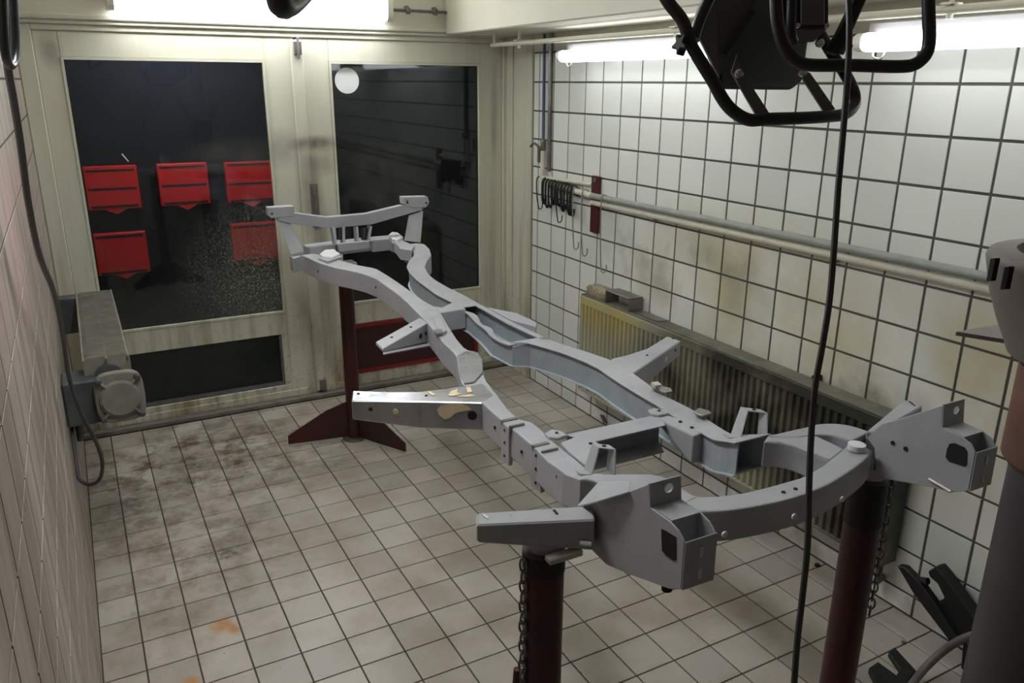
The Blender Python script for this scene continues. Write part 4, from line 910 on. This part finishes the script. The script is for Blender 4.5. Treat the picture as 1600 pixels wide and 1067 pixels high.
MB().prism([at_d(a, b, d) for a, b, d in ((1127, 82, 1.02), (1136, 86, 1.02), (1180, 20, 1.03), (1170, 18, 1.03))], CC * -.006).build('housing_ridge', 'black', wl_)
for pts, nm in (([(1152, 84), (1159, 110), (1203, 178), (1183, 182), (1143, 112)], 0), ([(1252, 108), (1266, 114), (1305, 170), (1288, 174), (1256, 125)], 1)):
    MB().prism([at_d(a, b, 1.0 + .03 * nm) for a, b in pts], CC * .004).build('support_strap', 'strap', wl_)
for a, b, d in ((1154, 116, .998), (1253, 114, 1.02), (1280, 68, .99)):
    MB().lathe([(.0055, 0), (.0055, .004), (.003, .006)], at_d(a, b, d), 8, -CC).build('bolt', 'chrome', wl_)
jb = MB().prism([at_d(a, b, .98) for a, b in ((1241, -60), (1296, -60), (1296, 44), (1241, 44))], CC * .05).build('junction_box', 'black_matt', wl_, bevel=.004, seg=2)
MB().prism([at_d(a, b, .979) for a, b in ((1249, -60), (1288, -60), (1288, 40), (1250, 40))], CC * -.003).build('junction_lid', 'strap', jb, bevel=.002)
for a, b in ((1246, 41), (1291, 41)): MB().lathe([(.003, 0), (.003, .003)], at_d(a, b, .978), 8, -CC).build('screw', 'chrome', jb)
def knob(c, ax, r):
    pts = []
    u_ = V(ax).orthogonal().normalized(); v_ = V(ax).normalized().cross(u_)
    for k in range(20):
        t = 2 * math.pi * k / 20; rr = r * (1 if k % 4 < 2 else .55); pts.append(V(c) + u_ * rr * math.cos(t) + v_ * rr * math.sin(t))
    return MB().prism(pts, V(ax).normalized() * .012)
knob(at_d(1060, 68, .975), CA * .8 + CC * .5, .013).build('star_knob', 'black', wl_, bevel=.001)
MB().tube([at_d(1064, 62, .98), at_d(1082, 66, .985)], .004, 8).build('knob_stud', 'chrome', wl_)
knob(at_d(1312, 66, 1.05), CA * .8 + CC * .5, .014).build('star_knob', 'black', wl_, bevel=.001)
MB().prism([at_d(a, b, 1.03) for a, b in ((1308, 50), (1352, -40), (1372, -40), (1322, 72), (1312, 84), (1290, 78))], CC * .012).build('side_bracket', 'black_matt', wl_, bevel=.002)
MB().tube([at_d(1330, -130, 1.02), at_d(1338, -60, 1.02)], .006, 8).tube([at_d(1120, -130, 1.02), at_d(1128, -50, 1.0)], .006, 8).build('hanging_rod', 'black', wl_)
cpts = [(1319, -110, .89), (1323, -30, .88), (1327, 30, .87), (1325, 110, .865), (1318, 200, .86), (1310, 290, .86), (1303, 390, .86), (1296, 470, .86), (1285, 540, .86), (1273, 610, .86), (1267, 690, .86), (1264, 770, .86), (1262, 850, .86), (1254, 930, .86), (1246, 1000, .86), (1241, 1067, .86), (1236, 1160, .87)]
tag(MB().tube(smooth_path([at_d(*q) for q in cpts], 5), .0036, 8).build('lamp_cable', 'cable', smooth=True), 'dark cable hanging straight down from the work lamp', 'cable')

# ------------------------------------------------------------------ column at the right edge
cb_ = V((1.165, .50, 0))
pc = empty('support_column', (cb_.x, cb_.y, 0), 'dark grey column with a brown tube and cone collar at the right edge', 'column')
def edge_r(px, py):                        # radius that puts the silhouette at this pixel
    d = ray(px, py); dh = V((d.x, d.y, 0)).normalized(); return abs(dh.x * cb_.y - dh.y * cb_.x)
def zat(px, py): d = ray(px, py); k = V((d.x, d.y, 0)).length; return H + d.z * (cb_.length / k)
def sec(l): return [(edge_r(x, y), zat(x, y)) for x, y in l]
s1 = sec([(1577, 712), (1500, 1067)]); r1 = s1[0][0]
MB().lathe([(r1, 0), (r1, s1[0][1])], cb_, 32).build('lower_column', 'column', pc, smooth=True)
s2 = sec([(1561, 706), (1572, 556)]); rt = min(s2[0][0], s2[1][0])
MB().lathe([(rt * .9, s1[0][1]), (rt, s1[0][1] + .012), (rt, s2[1][1])], cb_, 28).build('brown_tube', 'rust', pc, smooth=True)
zf = s2[1][1]
prof = sec([(1572, 540), (1568, 525), (1556, 490), (1545, 445), (1541, 405), (1540, 393), (1546, 385)])
MB().lathe(prof + [(prof[-1][0] * .8, prof[-1][1] + .004), (prof[-1][0] * .7, prof[-1][1] - .02)], cb_, 32).build('cone_collar', 'collar', pc, smooth=True)
for px, py in ((1570, 435), (1548, 422)):
    dd = ray(px, py); dh = V((dd.x, dd.y, 0)); tt = (V((cb_.x, cb_.y, 0)).length - prof[3][0] * .97) / dh.length
    p = CAMLOC + dd * tt; MB().prism([p + CA * .003 + UP * .014, p - CA * .003 + UP * .014, p - CA * .003 - UP * .014, p + CA * .003 - UP * .014], -CC * .01).build('collar_slot', 'dark', pc)
fz = zat(1540, 528)
a = at_d(1494, 518, 1.16); MB().prism([a, at_z(1572, 505, a.z + .0), at_z(1640, 520, a.z), at_z(1640, 545, a.z), at_z(1570, 530, a.z)], (0, 0, -.006)).build('flange_fin', 'collar', pc)
MB().lathe([(prof[-1][0] * .32, prof[-1][1] - .02), (prof[-1][0] * .32, ZC - .002)], cb_, 16).build('upper_rod', 'collar', pc, smooth=True)

# ------------------------------------------------------------------ things leaning and lying at the lower right
fk = [at_x(a, b, 2.27) for a, b in ((1449, 893), (1462, 885), (1475, 900), (1524, 968), (1520, 990), (1500, 1010), (1485, 1003), (1455, 945), (1475, 935), (1464, 912), (1452, 902))]
hk = empty('bench_clamp', (2.27, fk[5].y, 0), 'black angled clamp leaning against the tiled wall near the radiator end', 'clamp')
MB().prism(fk, (.05, 0, .0)).build('jaw_body', 'black_matt', hk, bevel=.004)
MB().prism([at_x(a, b, 2.25) for a, b in ((1401, 884), (1412, 886), (1432, 906), (1440, 915), (1458, 940), (1500, 1005), (1486, 1006), (1445, 952), (1425, 925))], (.03, 0, 0)).build('lower_arm', 'black_matt', hk, bevel=.003)
MB().tube(px_ := [at_x(1430, 905, 2.265), at_x(1450, 908, 2.265)], .012, 8).build('pivot_pin', 'black', hk)
MB().tube([at_x(1466, 884, 2.3), at_x(1484, 905, 2.3)], .012, 8).build('spindle', 'strap', hk)
q = at_x(1505, 1000, 2.27); MB().prism([q, q + V((.05, 0, 0)), V((2.32, q.y - .01, 0)), V((2.27, q.y - .01, 0))], V((0, -.03, 0))).build('clamp_foot', 'black_matt', hk, bevel=.003)
fz = .022
fo = MB().prism([at_z(a, b, fz) for a, b in ((1357, 1043), (1372, 1033), (1401, 1054), (1406, 1045), (1388, 1018), (1398, 1010), (1432, 1047), (1420, 1062), (1470, 1110), (1400, 1130))], (0, 0, -.02)).build('fork_plate', 'black_matt', bevel=.003)
tag(fo, 'black forked steel plate lying flat on the floor tiles', 'steel plate')
hs = [at_z(1415, 1085, .037), at_z(1438, 1052, .04), at_z(1468, 1022, .09), at_z(1500, 1000, .16), at_z(1528, 990, .2)]
tag(MB().tube(smooth_path(hs, 6), .0125, 10).build('air_hose', 'hose', smooth=True), 'grey hose curving over the floor towards the column', 'hose')
for x, y, r, m, lab in ((1277, 884, .012, 'black_matt', 'small black nut on the floor under the front cross member'), (1412, 1004, .008, 'strap', 'tiny dark fragment on the floor before the clamp'), (455, 688, .02, 'pale_steel', 'pale paint flake beside the far jack stand foot')):
    p = at_z(x, y, 0); tag(MB().lathe([(r, 0), (r * .9, r * .6), (r * .4, r * .75)], p, 7).build('floor_scrap', m), lab, 'debris')
p = at_x(940, 652, XR - .03); p.z = 0
tag(MB().prism([at_x(937, 648, 2.33), at_x(941, 649, 2.33), at_x(947, 661, 2.33), at_x(943, 662, 2.33)], (.012, 0, 0)).build('metal_stub', 'strap'), 'short dark metal stub against the base of the tiled wall', 'stub')
